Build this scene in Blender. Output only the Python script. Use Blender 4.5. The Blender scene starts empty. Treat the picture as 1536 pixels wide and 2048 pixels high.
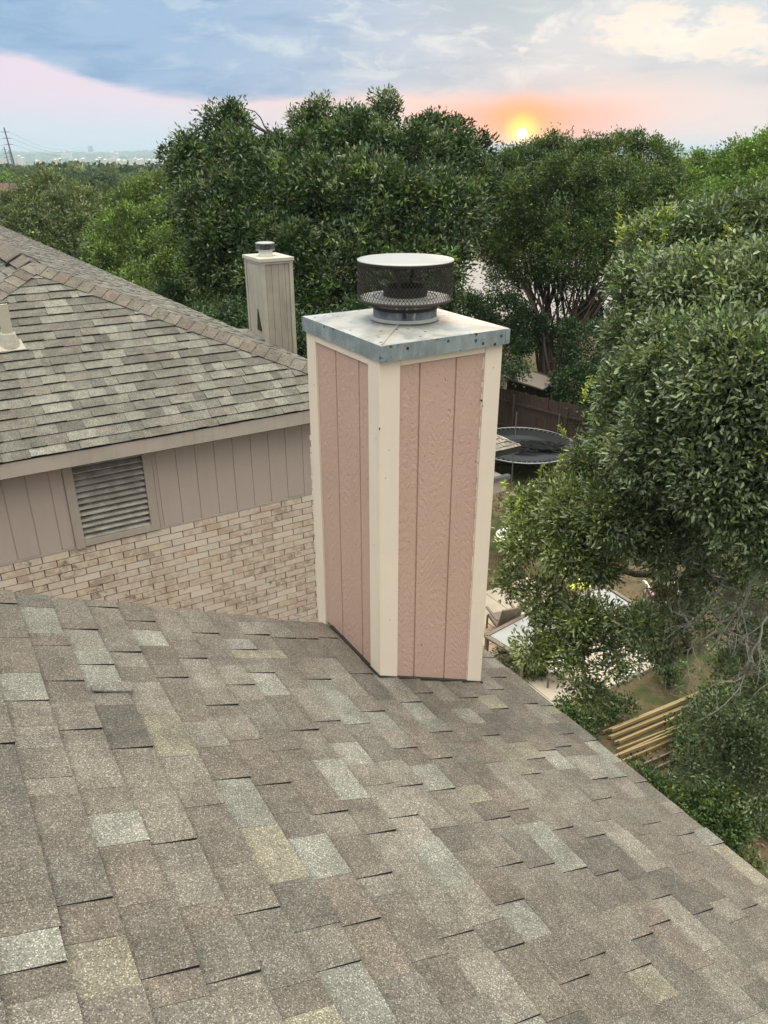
import bpy, math, random
import numpy as np
random.seed(7)
rng = np.random.default_rng(11)
SC = bpy.context.scene
COL = SC.collection
PI = math.pi

# ------------------------------------------------------------------ camera
FPX, PITCH, HEAD = 1547.0, math.radians(25.08), math.radians(31.15)
cam_d = bpy.data.cameras.new('camera')
cam_d.sensor_fit = 'VERTICAL'; cam_d.sensor_height = 24.0
cam_d.lens = FPX / 2048 * 24.0
cam_d.clip_start = 0.05; cam_d.clip_end = 60000
cam = bpy.data.objects.new('camera', cam_d); COL.objects.link(cam)
cam.location = (0, 0, 0); cam.rotation_euler = (PI / 2 - PITCH, 0, -HEAD)
SC.camera = cam
SC.view_settings.view_transform = 'Standard'; SC.view_settings.look = 'None'
SC.view_settings.exposure = 0.26; SC.view_settings.gamma = 1.0
SC.view_settings.use_curve_mapping = False
SC.cycles.use_denoising = True
SC.cycles.max_bounces = 5; SC.cycles.diffuse_bounces = 3; SC.cycles.glossy_bounces = 2
SC.cycles.transmission_bounces = 3; SC.cycles.volume_bounces = 0; SC.cycles.transparent_max_bounces = 6
GZ = -10.4                                # yard level below the camera


def ray(x, y):
    """world direction of a point of the photograph; length 1 along the optical axis"""
    X = (x - 768) / FPX; Y = (1024 - y) / FPX
    h = math.cos(PITCH) + Y * math.sin(PITCH); z = -math.sin(PITCH) + Y * math.cos(PITCH)
    return np.array([X * math.cos(HEAD) + h * math.sin(HEAD), -X * math.sin(HEAD) + h * math.cos(HEAD), z])


def at(x, y, Z): return ray(x, y) * Z
def on_z(x, y, z):
    d = ray(x, y); return d * (z / d[2])


# ------------------------------------------------------------------ node helpers
class NT:
    def __init__(s, nt): s.nt = nt; s.n = nt.nodes; s.l = nt.links
    def node(s, t, **kw):
        n = s.n.new(t)
        for k, v in kw.items(): setattr(n, k, v)
        return n
    def put(s, sock, v):
        if isinstance(v, bpy.types.NodeSocket): s.l.new(v, sock)
        elif v is not None:
            if isinstance(v, (tuple, list)) and len(v) == 3 and sock.type == 'RGBA': v = (*v, 1)
            sock.default_value = v
    def math(s, op, a, b=None, c=None, clamp=False):
        n = s.node('ShaderNodeMath', operation=op, use_clamp=clamp)
        s.put(n.inputs[0], a)
        if b is not None: s.put(n.inputs[1], b)
        if c is not None: s.put(n.inputs[2], c)
        return n.outputs[0]
    def smooth(s, x, lo, hi, a=0.0, b=1.0):
        n = s.node('ShaderNodeMapRange', interpolation_type='SMOOTHSTEP')
        s.put(n.inputs[0], x); s.put(n.inputs[1], lo); s.put(n.inputs[2], hi); s.put(n.inputs[3], a); s.put(n.inputs[4], b)
        return n.outputs[0]
    def mix(s, f, a, b, mode='MIX'):
        n = s.node('ShaderNodeMix', data_type='RGBA', blend_type=mode)
        n.clamp_factor = True
        s.put(n.inputs[0], f); s.put(n.inputs[6], a); s.put(n.inputs[7], b)
        return n.outputs[2]
    def noise(s, vec, scale, detail=3, rough=.55, dist=0, out=0):
        n = s.node('ShaderNodeTexNoise')
        if vec is not None: s.l.new(vec, n.inputs['Vector'])
        s.put(n.inputs['Scale'], scale); s.put(n.inputs['Detail'], detail); s.put(n.inputs['Roughness'], rough); s.put(n.inputs['Distortion'], dist)
        return n.outputs[out]
    def voro(s, vec, scale, out='Color', feature='F1'):
        n = s.node('ShaderNodeTexVoronoi', feature=feature)
        if vec is not None: s.l.new(vec, n.inputs['Vector'])
        s.put(n.inputs['Scale'], scale)
        return n.outputs[out]
    def xyz(s, v):
        n = s.node('ShaderNodeSeparateXYZ'); s.l.new(v, n.inputs[0]); return n.outputs
    def comb(s, x, y, z):
        n = s.node('ShaderNodeCombineXYZ'); s.put(n.inputs[0], x); s.put(n.inputs[1], y); s.put(n.inputs[2], z); return n.outputs[0]
    def scale(s, v, sc):
        n = s.node('ShaderNodeVectorMath', operation='MULTIPLY'); s.l.new(v, n.inputs[0]); n.inputs[1].default_value = sc; return n.outputs[0]
    def pos(s): return s.node('ShaderNodeNewGeometry').outputs['Position']
    def attr(s, name='tint'):
        return s.node('ShaderNodeAttribute', attribute_name=name).outputs['Color']
    def bump(s, h, strength, dist):
        n = s.node('ShaderNodeBump'); s.put(n.inputs['Strength'], strength); s.put(n.inputs['Distance'], dist); s.l.new(h, n.inputs['Height'])
        return n.outputs[0]


# ------------------------------------------------------------------ world: an overcast evening sky with a low sun
SUN_AZ, SUN_EL = math.atan2(1042 - 768, 1708) , math.radians(0.95)
def make_world():
    w = bpy.data.worlds.new('World'); SC.world = w; w.use_nodes = True
    t = NT(w.node_tree); t.n.clear()
    out = t.node('ShaderNodeOutputWorld'); bg = t.node('ShaderNodeBackground')
    bg.inputs[1].default_value = 0.1
    t.l.new(bg.outputs[0], out.inputs[0])
    sky = t.node('ShaderNodeTexSky', sky_type='NISHITA'); sky.sun_disc = False
    sky.sun_elevation = math.radians(2.0); sky.sun_rotation = HEAD + SUN_AZ
    co = t.node('ShaderNodeTexCoord').outputs['Generated']
    X, Y, Z = t.xyz(co)[:3]
    R = (math.cos(HEAD), -math.sin(HEAD)); F = (math.sin(HEAD), math.cos(HEAD))
    dr = t.math('ADD', t.math('MULTIPLY', X, R[0]), t.math('MULTIPLY', Y, R[1]))
    df = t.math('ADD', t.math('MULTIPLY', X, F[0]), t.math('MULTIPLY', Y, F[1]))
    az = t.math('MULTIPLY', t.math('ARCTAN2', dr, df), 180 / PI)     # degrees, right positive
    el = t.math('MULTIPLY', t.math('ARCSINE', Z), 180 / PI)
    v1 = t.comb(t.math('MULTIPLY', az, .07), t.math('MULTIPLY', el, .30), 0)
    v2 = t.comb(t.math('MULTIPLY', az, .16), t.math('MULTIPLY', el, .42), 3.7)
    # away from the horizon the layers are laid out on the direction itself (no pinching overhead)
    hi = t.smooth(el, 14, 30)
    dome = t.scale(co, (3.5, 3.5, 5))
    n1 = t.mix(hi, t.noise(v1, 1.6, 5, .55, .3), t.noise(dome, 1, 5, .55, .3))
    n2 = t.mix(hi, t.noise(v2, 1.7, 6, .6, .5), t.noise(dome, 2.4, 5, .6, .3))
    def bw(c):
        n = t.node('ShaderNodeRGBToBW'); t.l.new(c, n.inputs[0]); return n.outputs[0]
    n1 = bw(n1); n2 = bw(n2)
    side = t.smooth(az, -14, 16)                       # 0 = left of view, 1 = right
    # air near the horizon
    low_l = t.mix(t.smooth(el, .3, 3.6), (.62, .74, .84), (.80, .70, .80))
    low_r = t.mix(t.smooth(el, .2, 3.0), (.72, .66, .70), (.86, .66, .62))
    far_r = t.mix(t.smooth(az, 14, 24), low_r, (.80, .73, .72))
    low = t.mix(t.smooth(az, -18, 4), low_l, far_r)
    # cloud sheet, blue-grey to the left, pale to the right
    dark = t.mix(side, (.235, .40, .62), (.50, .58, .64))
    mid = t.mix(side, (.33, .49, .70), (.62, .66, .70))
    lite = t.mix(side, (.52, .66, .76), (.80, .80, .78))
    cl = t.mix(t.smooth(n1, .36, .56), dark, mid)
    cl = t.mix(t.math('MULTIPLY', t.math('MULTIPLY', t.smooth(n2, .47, .66), t.smooth(el, 2.5, 5.5)), t.smooth(az, -24, -2, .22, 1)), cl, lite)
    # darker blob high in the middle
    bx = t.math('DIVIDE', t.math('SUBTRACT', az, 8.0), 6.0); by = t.math('DIVIDE', t.math('SUBTRACT', el, 8.6), 2.2)
    rr = t.math('ADD', t.math('ADD', t.math('MULTIPLY', bx, bx), t.math('MULTIPLY', by, by)), t.math('MULTIPLY', t.math('SUBTRACT', n2, .5), 3))
    cl = t.mix(t.smooth(rr, 1.1, .3, 0, .75), cl, (.42, .54, .60))
    cl = t.mix(t.math('MULTIPLY', t.smooth(el, 3.8, 7, 0, .55), t.smooth(az, 5, 24)), cl, (.78, .80, .80))
    # cream cumulus on the right
    bx = t.math('DIVIDE', t.math('SUBTRACT', az, 19.5), 6.3)
    by = t.math('DIVIDE', t.math('SUBTRACT', t.math('ADD', el, t.math('MULTIPLY', az, .10)), 8.3), 1.35)
    v3 = t.comb(t.math('MULTIPLY', az, .33), t.math('MULTIPLY', el, .75), 1.2)
    n3 = t.noise(v3, 1.3, 6, .62, .2)
    rr = t.math('ADD', t.math('ADD', t.math('MULTIPLY', bx, bx), t.math('MULTIPLY', by, by)), t.math('MULTIPLY', t.math('SUBTRACT', n3, .5), 6.0))
    cum = t.smooth(rr, 1.5, .1)
    cl = t.mix(t.math('MULTIPLY', cum, .85), cl, t.mix(t.smooth(n3, .40, .62), (.98, .86, .74), (1.02, .94, .82)))
    # lower edge of the sheet: high at left, down to 3 degrees in the middle, soft at right
    edge = t.math('ADD', 3.05, t.math('MULTIPLY', t.smooth(az, -13, -27), 2.6))
    edge = t.math('ADD', edge, t.math('MULTIPLY', t.math('SUBTRACT', n1, .5), 2.2))
    soft = t.smooth(az, -5, 20, .55, 2.1)
    m = t.smooth(t.math('SUBTRACT', el, edge), t.math('MULTIPLY', soft, -.5), soft)
    col = t.mix(m, low, cl)
    # sun glow
    dx = t.math('SUBTRACT', az, math.degrees(SUN_AZ)); dy = t.math('SUBTRACT', el, .95)
    d2 = t.math('SQRT', t.math('ADD', t.math('MULTIPLY', t.math('MULTIPLY', dx, dx), .30), t.math('MULTIPLY', dy, dy)))
    lowm = t.smooth(el, 3.7, 2.0)
    g1 = t.math('MULTIPLY', t.smooth(d2, 5.6, .4), lowm)
    col = t.mix(g1, col, (1.05, .37, .25))
    d1 = t.math('SQRT', t.math('ADD', t.math('MULTIPLY', dx, dx), t.math('MULTIPLY', dy, dy)))
    dA = t.math('SQRT', t.math('ADD', t.math('MULTIPLY', t.math('MULTIPLY', dx, dx), .7), t.math('MULTIPLY', dy, dy)))
    col = t.mix(t.smooth(dA, 2.9, .7, 0, .9), col, (1.2, .40, .10))
    col = t.mix(t.smooth(d1, 1.55, .35), col, (1.5, .98, .10))
    col = t.mix(t.smooth(d1, .42, .22), col, (4.0, 3.4, 2.0))
    # the sheet brightens steadily towards the zenith, as an overcast sky does
    up = t.smooth(el, 9, 55)
    high = t.mix(t.smooth(n1, .35, .65), (1.28, 1.31, 1.28), (1.82, 1.80, 1.64))
    high = t.mix(t.smooth(el, 10, 70), high, t.mix(.6, high, (3.4, 3.38, 2.95)))
    high = t.mix(t.smooth(el, 35, 85, 0, .75), high, (5.2, 5.1, 4.55))
    col = t.mix(up, col, high)
    # below the horizon (never seen: terrain covers it)
    col = t.mix(t.smooth(el, -.5, -3), col, (.30, .34, .34))
    ten = t.node('ShaderNodeVectorMath', operation='SCALE'); t.l.new(col, ten.inputs[0]); ten.inputs['Scale'].default_value = 9.3
    fin = t.mix(.06, ten.outputs[0], sky.outputs[0])
    t.l.new(fin, bg.inputs[0])
    w.cycles.sampling_method = 'MANUAL'; w.cycles.sample_map_resolution = 1024
make_world()
sun_d = bpy.data.lights.new('sun', 'SUN'); sun_d.energy = 0.5; sun_d.angle = math.radians(10); sun_d.color = (1, .62, .36)
sun = bpy.data.objects.new('sun', sun_d); COL.objects.link(sun)
sun.rotation_euler = (PI / 2 - math.radians(2.0), 0, -(HEAD + SUN_AZ) + PI)   # light travels from the sun towards the camera


# ------------------------------------------------------------------ materials
MATS = {}
def material(name, fn):
    if name in MATS: return MATS[name]
    m = bpy.data.materials.new(name); m.use_nodes = True
    t = NT(m.node_tree); b = t.n['Principled BSDF']
    fn(t, b); MATS[name] = m
    return m

def simple(name, col, rough=.7, metal=0.0, var=.15, scale=6, spec=.4, bumps=None):
    def fn(t, b):
        p = t.pos(); n = t.noise(p, scale, 4)
        c = t.mix(n, tuple(x * (1 - var) for x in col), tuple(x * (1 + var) for x in col))
        t.put(b.inputs['Base Color'], c); b.inputs['Roughness'].default_value = rough
        b.inputs['Metallic'].default_value = metal; b.inputs['Specular IOR Level'].default_value = spec
        if bumps: t.put(b.inputs['Normal'], t.bump(t.noise(p, bumps[0], 4), bumps[1], bumps[2]))
    return material(name, fn)

def shingle_fn(gran):
    def fn(t, b):
        p = t.pos()
        tint = t.attr()
        v = t.voro(p, gran)
        n = t.node('ShaderNodeSeparateColor'); t.l.new(v, n.inputs[0])
        r, g = n.outputs[0], n.outputs[1]
        k = t.math('ADD', t.smooth(r, .0, .5, .48, .97), t.smooth(r, .78, 1.0, 0, 1.15))
        k = t.math('MULTIPLY', k, t.smooth(t.noise(p, 9, 4), .3, .7, .84, 1.12))
        k = t.math('MULTIPLY', k, t.smooth(t.noise(p, 1.3, 3), .3, .7, .88, 1.10))
        k = t.math('MULTIPLY', k, t.smooth(t.noise(t.scale(p, (.9, 6, 1)), 1, 4), .55, .75, 1.0, .84))
        c = t.node('ShaderNodeVectorMath', operation='SCALE'); t.l.new(tint, c.inputs[0]); t.l.new(k, c.inputs['Scale'])
        warm = t.mix(t.math('MULTIPLY', g, .30), c.outputs[0], t.mix(1.0, c.outputs[0], (1.12, 1.0, .76), 'MULTIPLY'))
        t.put(b.inputs['Base Color'], warm)
        b.inputs['Roughness'].default_value = .88; b.inputs['Specular IOR Level'].default_value = .25
        t.put(b.inputs['Normal'], t.bump(t.math('ADD', r, t.noise(p, gran * .6, 2)), .55, .002))
    return fn
M_SH = material('asphalt_shingle', shingle_fn(335))
M_SH2 = material('asphalt_shingle_far', shingle_fn(260))

def paint_wood(name, col, emboss=0, dirt=.12, gloss=.42):
    def fn(t, b):
        p = t.pos()
        n = t.noise(p, 3, 5); s = t.noise(t.scale(p, (14, 14, 1.2)), 1, 4)
        c = t.mix(t.smooth(n, .3, .75, 0, dirt * 1.4), col, tuple(x * .72 for x in col))
        c = t.mix(t.smooth(s, .5, .8, 0, dirt), c, tuple(x * .6 for x in col))
        sp = t.smooth(t.noise(p, 42, 2), .735, .76)
        c = t.mix(t.math('MULTIPLY', sp, .6), c, (.10, .08, .06))
        t.put(b.inputs['Base Color'], c); b.inputs['Roughness'].default_value = gloss
        b.inputs['Specular IOR Level'].default_value = .45
        if emboss:
            # pressed wood grain: cathedral arches along the board
            x, y, z = t.xyz(p)[:3]
            u = t.math('MULTIPLY', t.math('ADD', x, y), 5.0)
            big = t.noise(t.comb(u, t.math('MULTIPLY', z, .55), 0), 2.2, 2, .5)
            ring = t.math('SINE', t.math('ADD', t.math('MULTIPLY', big, 75), t.math('MULTIPLY', z, 130)))
            nn = t.noise(t.scale(p, (60, 60, 70)), 1, 3, .6)
            fine = t.noise(t.scale(p, (120, 120, 22)), 1, 3, .6)
            lump = t.noise(t.scale(p, (26, 26, 42)), 1, 3, .6)
            h = t.math('ADD', t.math('MULTIPLY', t.math('MULTIPLY', ring, .75), t.smooth(nn, .42, .66)), t.math('MULTIPLY', fine, .5))
            h = t.math('ADD', h, t.math('MULTIPLY', t.smooth(lump, .55, .70), .15))
            t.put(b.inputs['Normal'], t.bump(h, emboss, .0026))
        else:
            t.put(b.inputs['Normal'], t.bump(t.noise(t.scale(p, (90, 90, 12)), 1, 4), .25, .002))
    return material(name, fn)
M_CREAM = paint_wood('cream_paint', (.78, .665, .545), 0, .10, .38)
M_PINK = paint_wood('pink_paint', (.53, .355, .285), .6, .12, .38)
M_TAUPE = paint_wood('taupe_paint', (.49, .405, .36), .25, .10, .6)
M_TAUPE_TRIM = paint_wood('taupe_trim_paint', (.45, .385, .335), 0, .3, .6)
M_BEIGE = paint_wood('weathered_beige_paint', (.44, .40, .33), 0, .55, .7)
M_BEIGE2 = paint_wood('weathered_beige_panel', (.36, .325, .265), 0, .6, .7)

def slat_fn(t, b):
    p = t.pos(); n = t.noise(t.scale(p, (7, 7, 9)), 1, 5, .6)
    z = t.xyz(p)[2]
    c = t.mix(t.smooth(n, .35, .7), (.31, .28, .24), (.52, .485, .44))
    t.put(b.inputs['Base Color'], c); b.inputs['Roughness'].default_value = .75
M_SLAT = material('weathered_louver_paint', slat_fn)

def galv_fn(t, b):
    p = t.pos()
    c = t.mix(t.smooth(t.noise(p, 9, 5), .3, .7), (.19, .235, .25), (.31, .355, .365))
    c = t.mix(t.smooth(t.noise(t.scale(p, (30, 30, 6)), 1, 4), .5, .72, 0, .5), c, (.40, .46, .47))
    v = t.voro(p, 26, 'Distance'); r = t.noise(p, 14, 3)
    spot = t.math('MULTIPLY', t.smooth(v, .24, .16), t.smooth(r, .42, .52))
    v2 = t.voro(p, 75, 'Distance')
    spot = t.math('MAXIMUM', spot, t.math('MULTIPLY', t.smooth(v2, .24, .14), t.smooth(t.noise(p, 7, 3), .46, .54)))
    c = t.mix(spot, c, (.035, .03, .03))
    t.put(b.inputs['Base Color'], c); b.inputs['Roughness'].default_value = .48; b.inputs['Metallic'].default_value = .35
    t.put(b.inputs['Normal'], t.bump(t.noise(p, 22, 3), .25, .004))
M_GALV = material('galvanised_skirt', galv_fn)

def captop_fn(t, b):
    p = t.pos()
    n = t.noise(p, 7, 6, .62, .4)
    c = t.mix(t.smooth(n, .36, .62), (.27, .28, .275), (.46, .465, .45))
    c = t.mix(t.smooth(t.noise(p, 3.2, 5), .50, .68, 0, .65), c, (.40, .36, .30))
    c = t.mix(t.smooth(t.noise(p, 24, 3), .60, .72, 0, .5), c, (.30, .29, .27))
    v = t.voro(p, 24, 'Distance')
    c = t.mix(t.math('MULTIPLY', t.smooth(v, .22, .13), t.smooth(t.noise(p, 11, 3), .46, .54)), c, (.05, .045, .04))
    t.put(b.inputs['Base Color'], c); b.inputs['Roughness'].default_value = .42; b.inputs['Metallic'].default_value = .15
    t.put(b.inputs['Normal'], t.bump(t.noise(p, 4, 3), .35, .02))
M_CAPTOP = material('weathered_cap_metal', captop_fn)

def pipe_fn(t, b):
    p = t.pos(); z = t.xyz(p)[2]
    c = t.mix(t.smooth(t.noise(p, 16, 5), .35, .65), (.075, .085, .095), (.20, .215, .225))
    k = t.smooth(t.math('ADD', z, t.math('MULTIPLY', t.noise(p, 24, 4), .07)), -.700, -.712)
    c = t.mix(k, c, (.46, .455, .43))
    c = t.mix(t.smooth(t.noise(t.scale(p, (30, 30, 4)), 1, 3), .62, .7, 0, .6), c, (.62, .61, .58))
    t.put(b.inputs['Base Color'], c); b.inputs['Roughness'].default_value = .55; b.inputs['Metallic'].default_value = .2
M_PIPE = material('flue_pipe_metal', pipe_fn)
M_SEAL = simple('grey_sealant', (.44, .435, .42), .6, 0, .15, 18, bumps=(40, .4, .004))
M_LID = simple('pale_lid_metal', (.37, .365, .35), .45, .25, .12, 7)
M_RUST = simple('rusty_mesh', (.045, .038, .032), .7, .2, .45, 30)
M_BEIGECAP = simple('beige_cap_metal', (.47, .44, .37), .6, 0, .2, 9)
M_ROT = simple('rotten_wood', (.035, .022, .016), .95, 0, .4, 30)
M_BLACK = simple('black_metal', (.02, .019, .018), .6, .2, .3, 12)
M_DARK = simple('dark_flashing', (.028, .026, .024), .8, 0, .3, 12)
M_PLATE = simple('pale_plate', (.80, .77, .70), .5, .2, .2, 20)

def brick_fn(t, b):
    p = t.pos(); tint = t.attr()
    n = t.noise(p, 14, 5, .62)
    c = t.mix(t.smooth(n, .42, .58, 0, .8), tint, (.70, .595, .49))
    blot = t.math('MULTIPLY', t.smooth(t.noise(p, 5.2, 4, .6), .63, .70), t.smooth(t.noise(p, 22, 3), .36, .6))
    c = t.mix(t.math('MULTIPLY', blot, .85), c, (.17, .155, .14))
    c = t.mix(t.smooth(t.noise(p, 90, 2), .58, .75, 0, .35), c, (.30, .23, .18))
    t.put(b.inputs['Base Color'], c); b.inputs['Roughness'].default_value = .9; b.inputs['Specular IOR Level'].default_value = .2
    t.put(b.inputs['Normal'], t.bump(t.noise(p, 60, 4), .5, .004))
M_BRICK = material('sand_brick', brick_fn)
M_MORTAR = simple('brown_mortar', (.19, .135, .095), .95, 0, .2, 20, .15)

def leaf_mat(name, rough=.5, trans=.25, spec=.35):
    def fn(t, b):
        tint = t.attr()
        n = t.noise(t.pos(), 1.1, 3)
        k = t.smooth(n, .3, .7, .80, 1.2)
        c = t.node('ShaderNodeVectorMath', operation='SCALE'); t.l.new(tint, c.inputs[0]); t.l.new(k, c.inputs['Scale'])
        t.put(b.inputs['Base Color'], c.outputs[0]); b.inputs['Roughness'].default_value = rough
        b.inputs['Specular IOR Level'].default_value = spec
        tr = t.node('ShaderNodeBsdfTranslucent')
        c2 = t.mix(1.0, c.outputs[0], (1.3, 1.25, .5), 'MULTIPLY'); t.put(tr.inputs[0], c2)
        mx = t.node('ShaderNodeMixShader'); mx.inputs[0].default_value = trans
        t.l.new(b.outputs[0], mx.inputs[1]); t.l.new(tr.outputs[0], mx.inputs[2])
        t.l.new(mx.outputs[0], t.n['Material Output'].inputs[0])
    return material(name, fn)
M_LEAF_NEAR = leaf_mat('oak_leaf_glossy', .42, .22, .85)
M_LEAF = leaf_mat('tree_leaf', .46, .22, .45)
M_BARK = simple('bark', (.085, .068, .055), .95, 0, .4, 14, .2, (25, .8, .03))
M_BARK2 = simple('crepe_bark', (.085, .062, .048), .9, 0, .35, 5, .2, (9, .6, .03))
M_LICHEN = simple('lichen_branch_bark', (.25, .245, .215), .9, 0, .45, 22, .2, (40, .8, .01))

def ground_fn(t, b):
    p = t.pos()
    n = t.noise(p, .35, 5, .6); n2 = t.noise(p, 2.2, 5, .65); n3 = t.noise(p, 30, 4, .7); n4 = t.noise(p, 9, 4, .7)
    g = t.mix(n3, (.030, .048, .016), (.085, .105, .038))
    d = t.mix(n4, (.075, .052, .03), (.24, .185, .115))
    c = t.mix(t.smooth(t.math('ADD', t.math('MULTIPLY', n, .6), t.math('MULTIPLY', n2, .5)), .42, .60), g, d)
    far = t.node('ShaderNodeVectorMath', operation='LENGTH'); t.l.new(p, far.inputs[0])
    fn_ = t.noise(p, .004, 6, .6); f2 = t.noise(p, .03, 5, .7)
    fc = t.mix(t.smooth(fn_, .4, .62), (.030, .060, .018), (.06, .10, .03))
    fc = t.mix(t.smooth(f2, .5, .75), fc, (.09, .12, .05))
    c = t.mix(t.smooth(far.outputs['Value'], 90, 260), c, fc)
    t.put(b.inputs['Base Color'], c); b.inputs['Roughness'].default_value = .95; b.inputs['Specular IOR Level'].default_value = .1
    t.put(b.inputs['Normal'], t.bump(t.math('ADD', n3, n2), .8, .05))
M_GROUND = material('yard_ground', ground_fn)
M_ROAD = simple('pale_asphalt', (.30, .275, .26), .9, 0, .12, 2, .2)
M_PATIO = simple('patio_concrete', (.50, .43, .35), .85, 0, .25, 1.6, .2, (30, .2, .003))
M_PAVER = simple('tan_paver', (.58, .44, .32), .85, 0, .2, 6, .2)
M_FENCE = simple('weathered_fence_wood', (.085, .062, .048), .9, 0, .45, 5, .2, (20, .5, .01))
M_LUMBER = simple('new_lumber', (.33, .25, .125), .7, 0, .2, 9, .3)
M_LUMBER2 = simple('old_lumber', (.20, .16, .13), .85, 0, .3, 9, .3)
M_TABLE = simple('brown_table_frame', (.20, .165, .13), .6, 0, .2, 9)
M_GLASS = simple('frosted_table_top', (.36, .36, .35), .18, 0, .1, 3, .6)
M_TRAMP = simple('trampoline_mat', (.012, .014, .017), .6, 0, .2, 3)
M_STEEL = simple('steel_tube', (.24, .25, .26), .4, .7, .15, 10)
M_NET = simple('black_net', (.010, .010, .011), .9, 0, .3, 12)
M_GREENC = simple('lime_cushion_cloth', (.72, .74, .16), .8, 0, .1, 5)
M_MAROON = simple('maroon_fabric', (.13, .035, .028), .8, 0, .3, 8)
M_WHITE = simple('white_plastic', (.78, .77, .74), .45, 0, .06, 5)
M_PVC = simple('pvc_vent_pipe', (.46, .42, .33), .5, 0, .18, 9)
M_PVCF = simple('vent_flashing', (.40, .36, .30), .8, 0, .35, 26, bumps=(40, .5, .004))
M_POLE = simple('grey_pole', (.13, .13, .135), .7, 0, .1, 1)
M_BROWNROOF = simple('brown_far_roof', (.13, .075, .06), .9, 0, .15, .8)
M_FARWALL = simple('pale_house_wall', (.66, .62, .56), .8, 0, .12, .1)
M_FARROOF = simple('pale_house_roof', (.34, .31, .29), .8, 0, .25, .05)
M_FARTOWER = simple('grey_tower_wall', (.30, .34, .38), .7, 0, .1, .02)
M_SHEDROOF = simple('pale_metal_roof', (.24, .20, .165), .6, 0, .12, 2)
M_WIN = simple('dark_window_glass', (.04, .05, .06), .15, 0, .1, 1, .6)


# ------------------------------------------------------------------ mesh helpers
class MB:
    def __init__(s): s.v = []; s.f = []; s.t = []
    def add(s, vs, fs, tint=None):
        o = len(s.v); s.v += [tuple(map(float, q)) for q in vs]
        for f in fs: s.f.append(tuple(i + o for i in f)); s.t.append(tint)
        return s
    def box(s, a, b, tint=None):
        (x0, y0, z0), (x1, y1, z1) = a, b
        vs = [(x0, y0, z0), (x1, y0, z0), (x1, y1, z0), (x0, y1, z0), (x0, y0, z1), (x1, y0, z1), (x1, y1, z1), (x0, y1, z1)]
        return s.add(vs, [(3, 2, 1, 0), (4, 5, 6, 7), (0, 1, 5, 4), (1, 2, 6, 5), (2, 3, 7, 6), (3, 0, 4, 7)], tint)
    def hexa(s, bot, top, tint=None):
        """two rings of 4 points"""
        return s.add(list(bot) + list(top), [(3, 2, 1, 0), (4, 5, 6, 7), (0, 1, 5, 4), (1, 2, 6, 5), (2, 3, 7, 6), (3, 0, 4, 7)], tint)
    def bar(s, p, q, w, h=None, up=(0, 0, 1), tint=None):
        p = np.array(p, float); q = np.array(q, float); h = h or w
        d = q - p; d /= np.linalg.norm(d) + 1e-9; u = np.array(up, float)
        if abs(d @ u) > .98: u = np.array([1., 0, 0])
        a = np.cross(d, u); a /= np.linalg.norm(a); b = np.cross(a, d)
        a = a * w / 2; b = b * h / 2
        return s.hexa([p - a - b, p + a - b, p + a + b, p - a + b], [q - a - b, q + a - b, q + a + b, q - a + b], tint)
    def tube(s, pts, rad, n=8, tint=None, cap=True):
        pts = [np.array(p, float) for p in pts]
        if not hasattr(rad, '__len__'): rad = [rad] * len(pts)
        o = len(s.v); prev = None
        for i, p in enumerate(pts):
            d = pts[min(i + 1, len(pts) - 1)] - pts[max(i - 1, 0)]; d = d / (np.linalg.norm(d) + 1e-9)
            if prev is None:
                u = np.array([0, 0, 1.]) if abs(d[2]) < .9 else np.array([1., 0, 0])
                a = np.cross(d, u)
            else: a = prev - d * (prev @ d)
            a /= np.linalg.norm(a) + 1e-9; prev = a; b = np.cross(d, a)
            for k in range(n):
                th = 2 * PI * k / n
                s.v.append(tuple(p + (a * math.cos(th) + b * math.sin(th)) * rad[i]))
        for i in range(len(pts) - 1):
            for k in range(n):
                k2 = (k + 1) % n
                s.f.append((o + i * n + k, o + i * n + k2, o + (i + 1) * n + k2, o + (i + 1) * n + k)); s.t.append(tint)
        if cap:
            s.f.append(tuple(o + k for k in range(n))[::-1]); s.t.append(tint)
            s.f.append(tuple(o + (len(pts) - 1) * n + k for k in range(n))); s.t.append(tint)
        return s
    def lathe(s, c, prof, n=48, tint=None):
        """prof: list of (r, z) ; revolves about the vertical through c"""
        o = len(s.v)
        for r, z in prof:
            for k in range(n):
                th = 2 * PI * k / n; s.v.append((c[0] + r * math.cos(th), c[1] + r * math.sin(th), z))
        for i in range(len(prof) - 1):
            for k in range(n):
                k2 = (k + 1) % n
                s.f.append((o + i * n + k, o + i * n + k2, o + (i + 1) * n + k2, o + (i + 1) * n + k)); s.t.append(tint)
        return s
    def mesh(s, name, smooth=False, dark_top=None):
        me = bpy.data.meshes.new(name); me.from_pydata(s.v, [], s.f)
        if any(t is not None for t in s.t):
            at_ = me.color_attributes.new('tint', 'FLOAT_COLOR', 'CORNER')
            arr = []
            for f, t in zip(s.f, s.t):
                t = t or (.5, .5, .5)
                if hasattr(t[0], '__len__'):
                    for q in t: arr += [q[0], q[1], q[2], 1.0]
                else: arr += [t[0], t[1], t[2], 1.0] * len(f)
            at_.data.foreach_set('color', arr)
        if smooth: me.polygons.foreach_set('use_smooth', [True] * len(me.polygons))
        me.update(); return me
    def build(s, name, mat, parent=None, smooth=False, bevel=0):
        o = new_obj(name, s.mesh(name, smooth), mat, parent)
        if bevel:
            m = o.modifiers.new('bevel', 'BEVEL'); m.width = bevel; m.segments = 2; m.limit_method = 'ANGLE'; m.angle_limit = .7
        return o

def new_obj(name, me, mat, parent=None):
    o = bpy.data.objects.new(name, me); COL.objects.link(o)
    if mat is not None and not me.materials: me.materials.append(mat)
    if parent is not None:
        o.parent = parent
        w = Matrix_inv(parent); o.matrix_parent_inverse = w
    return o

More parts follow.
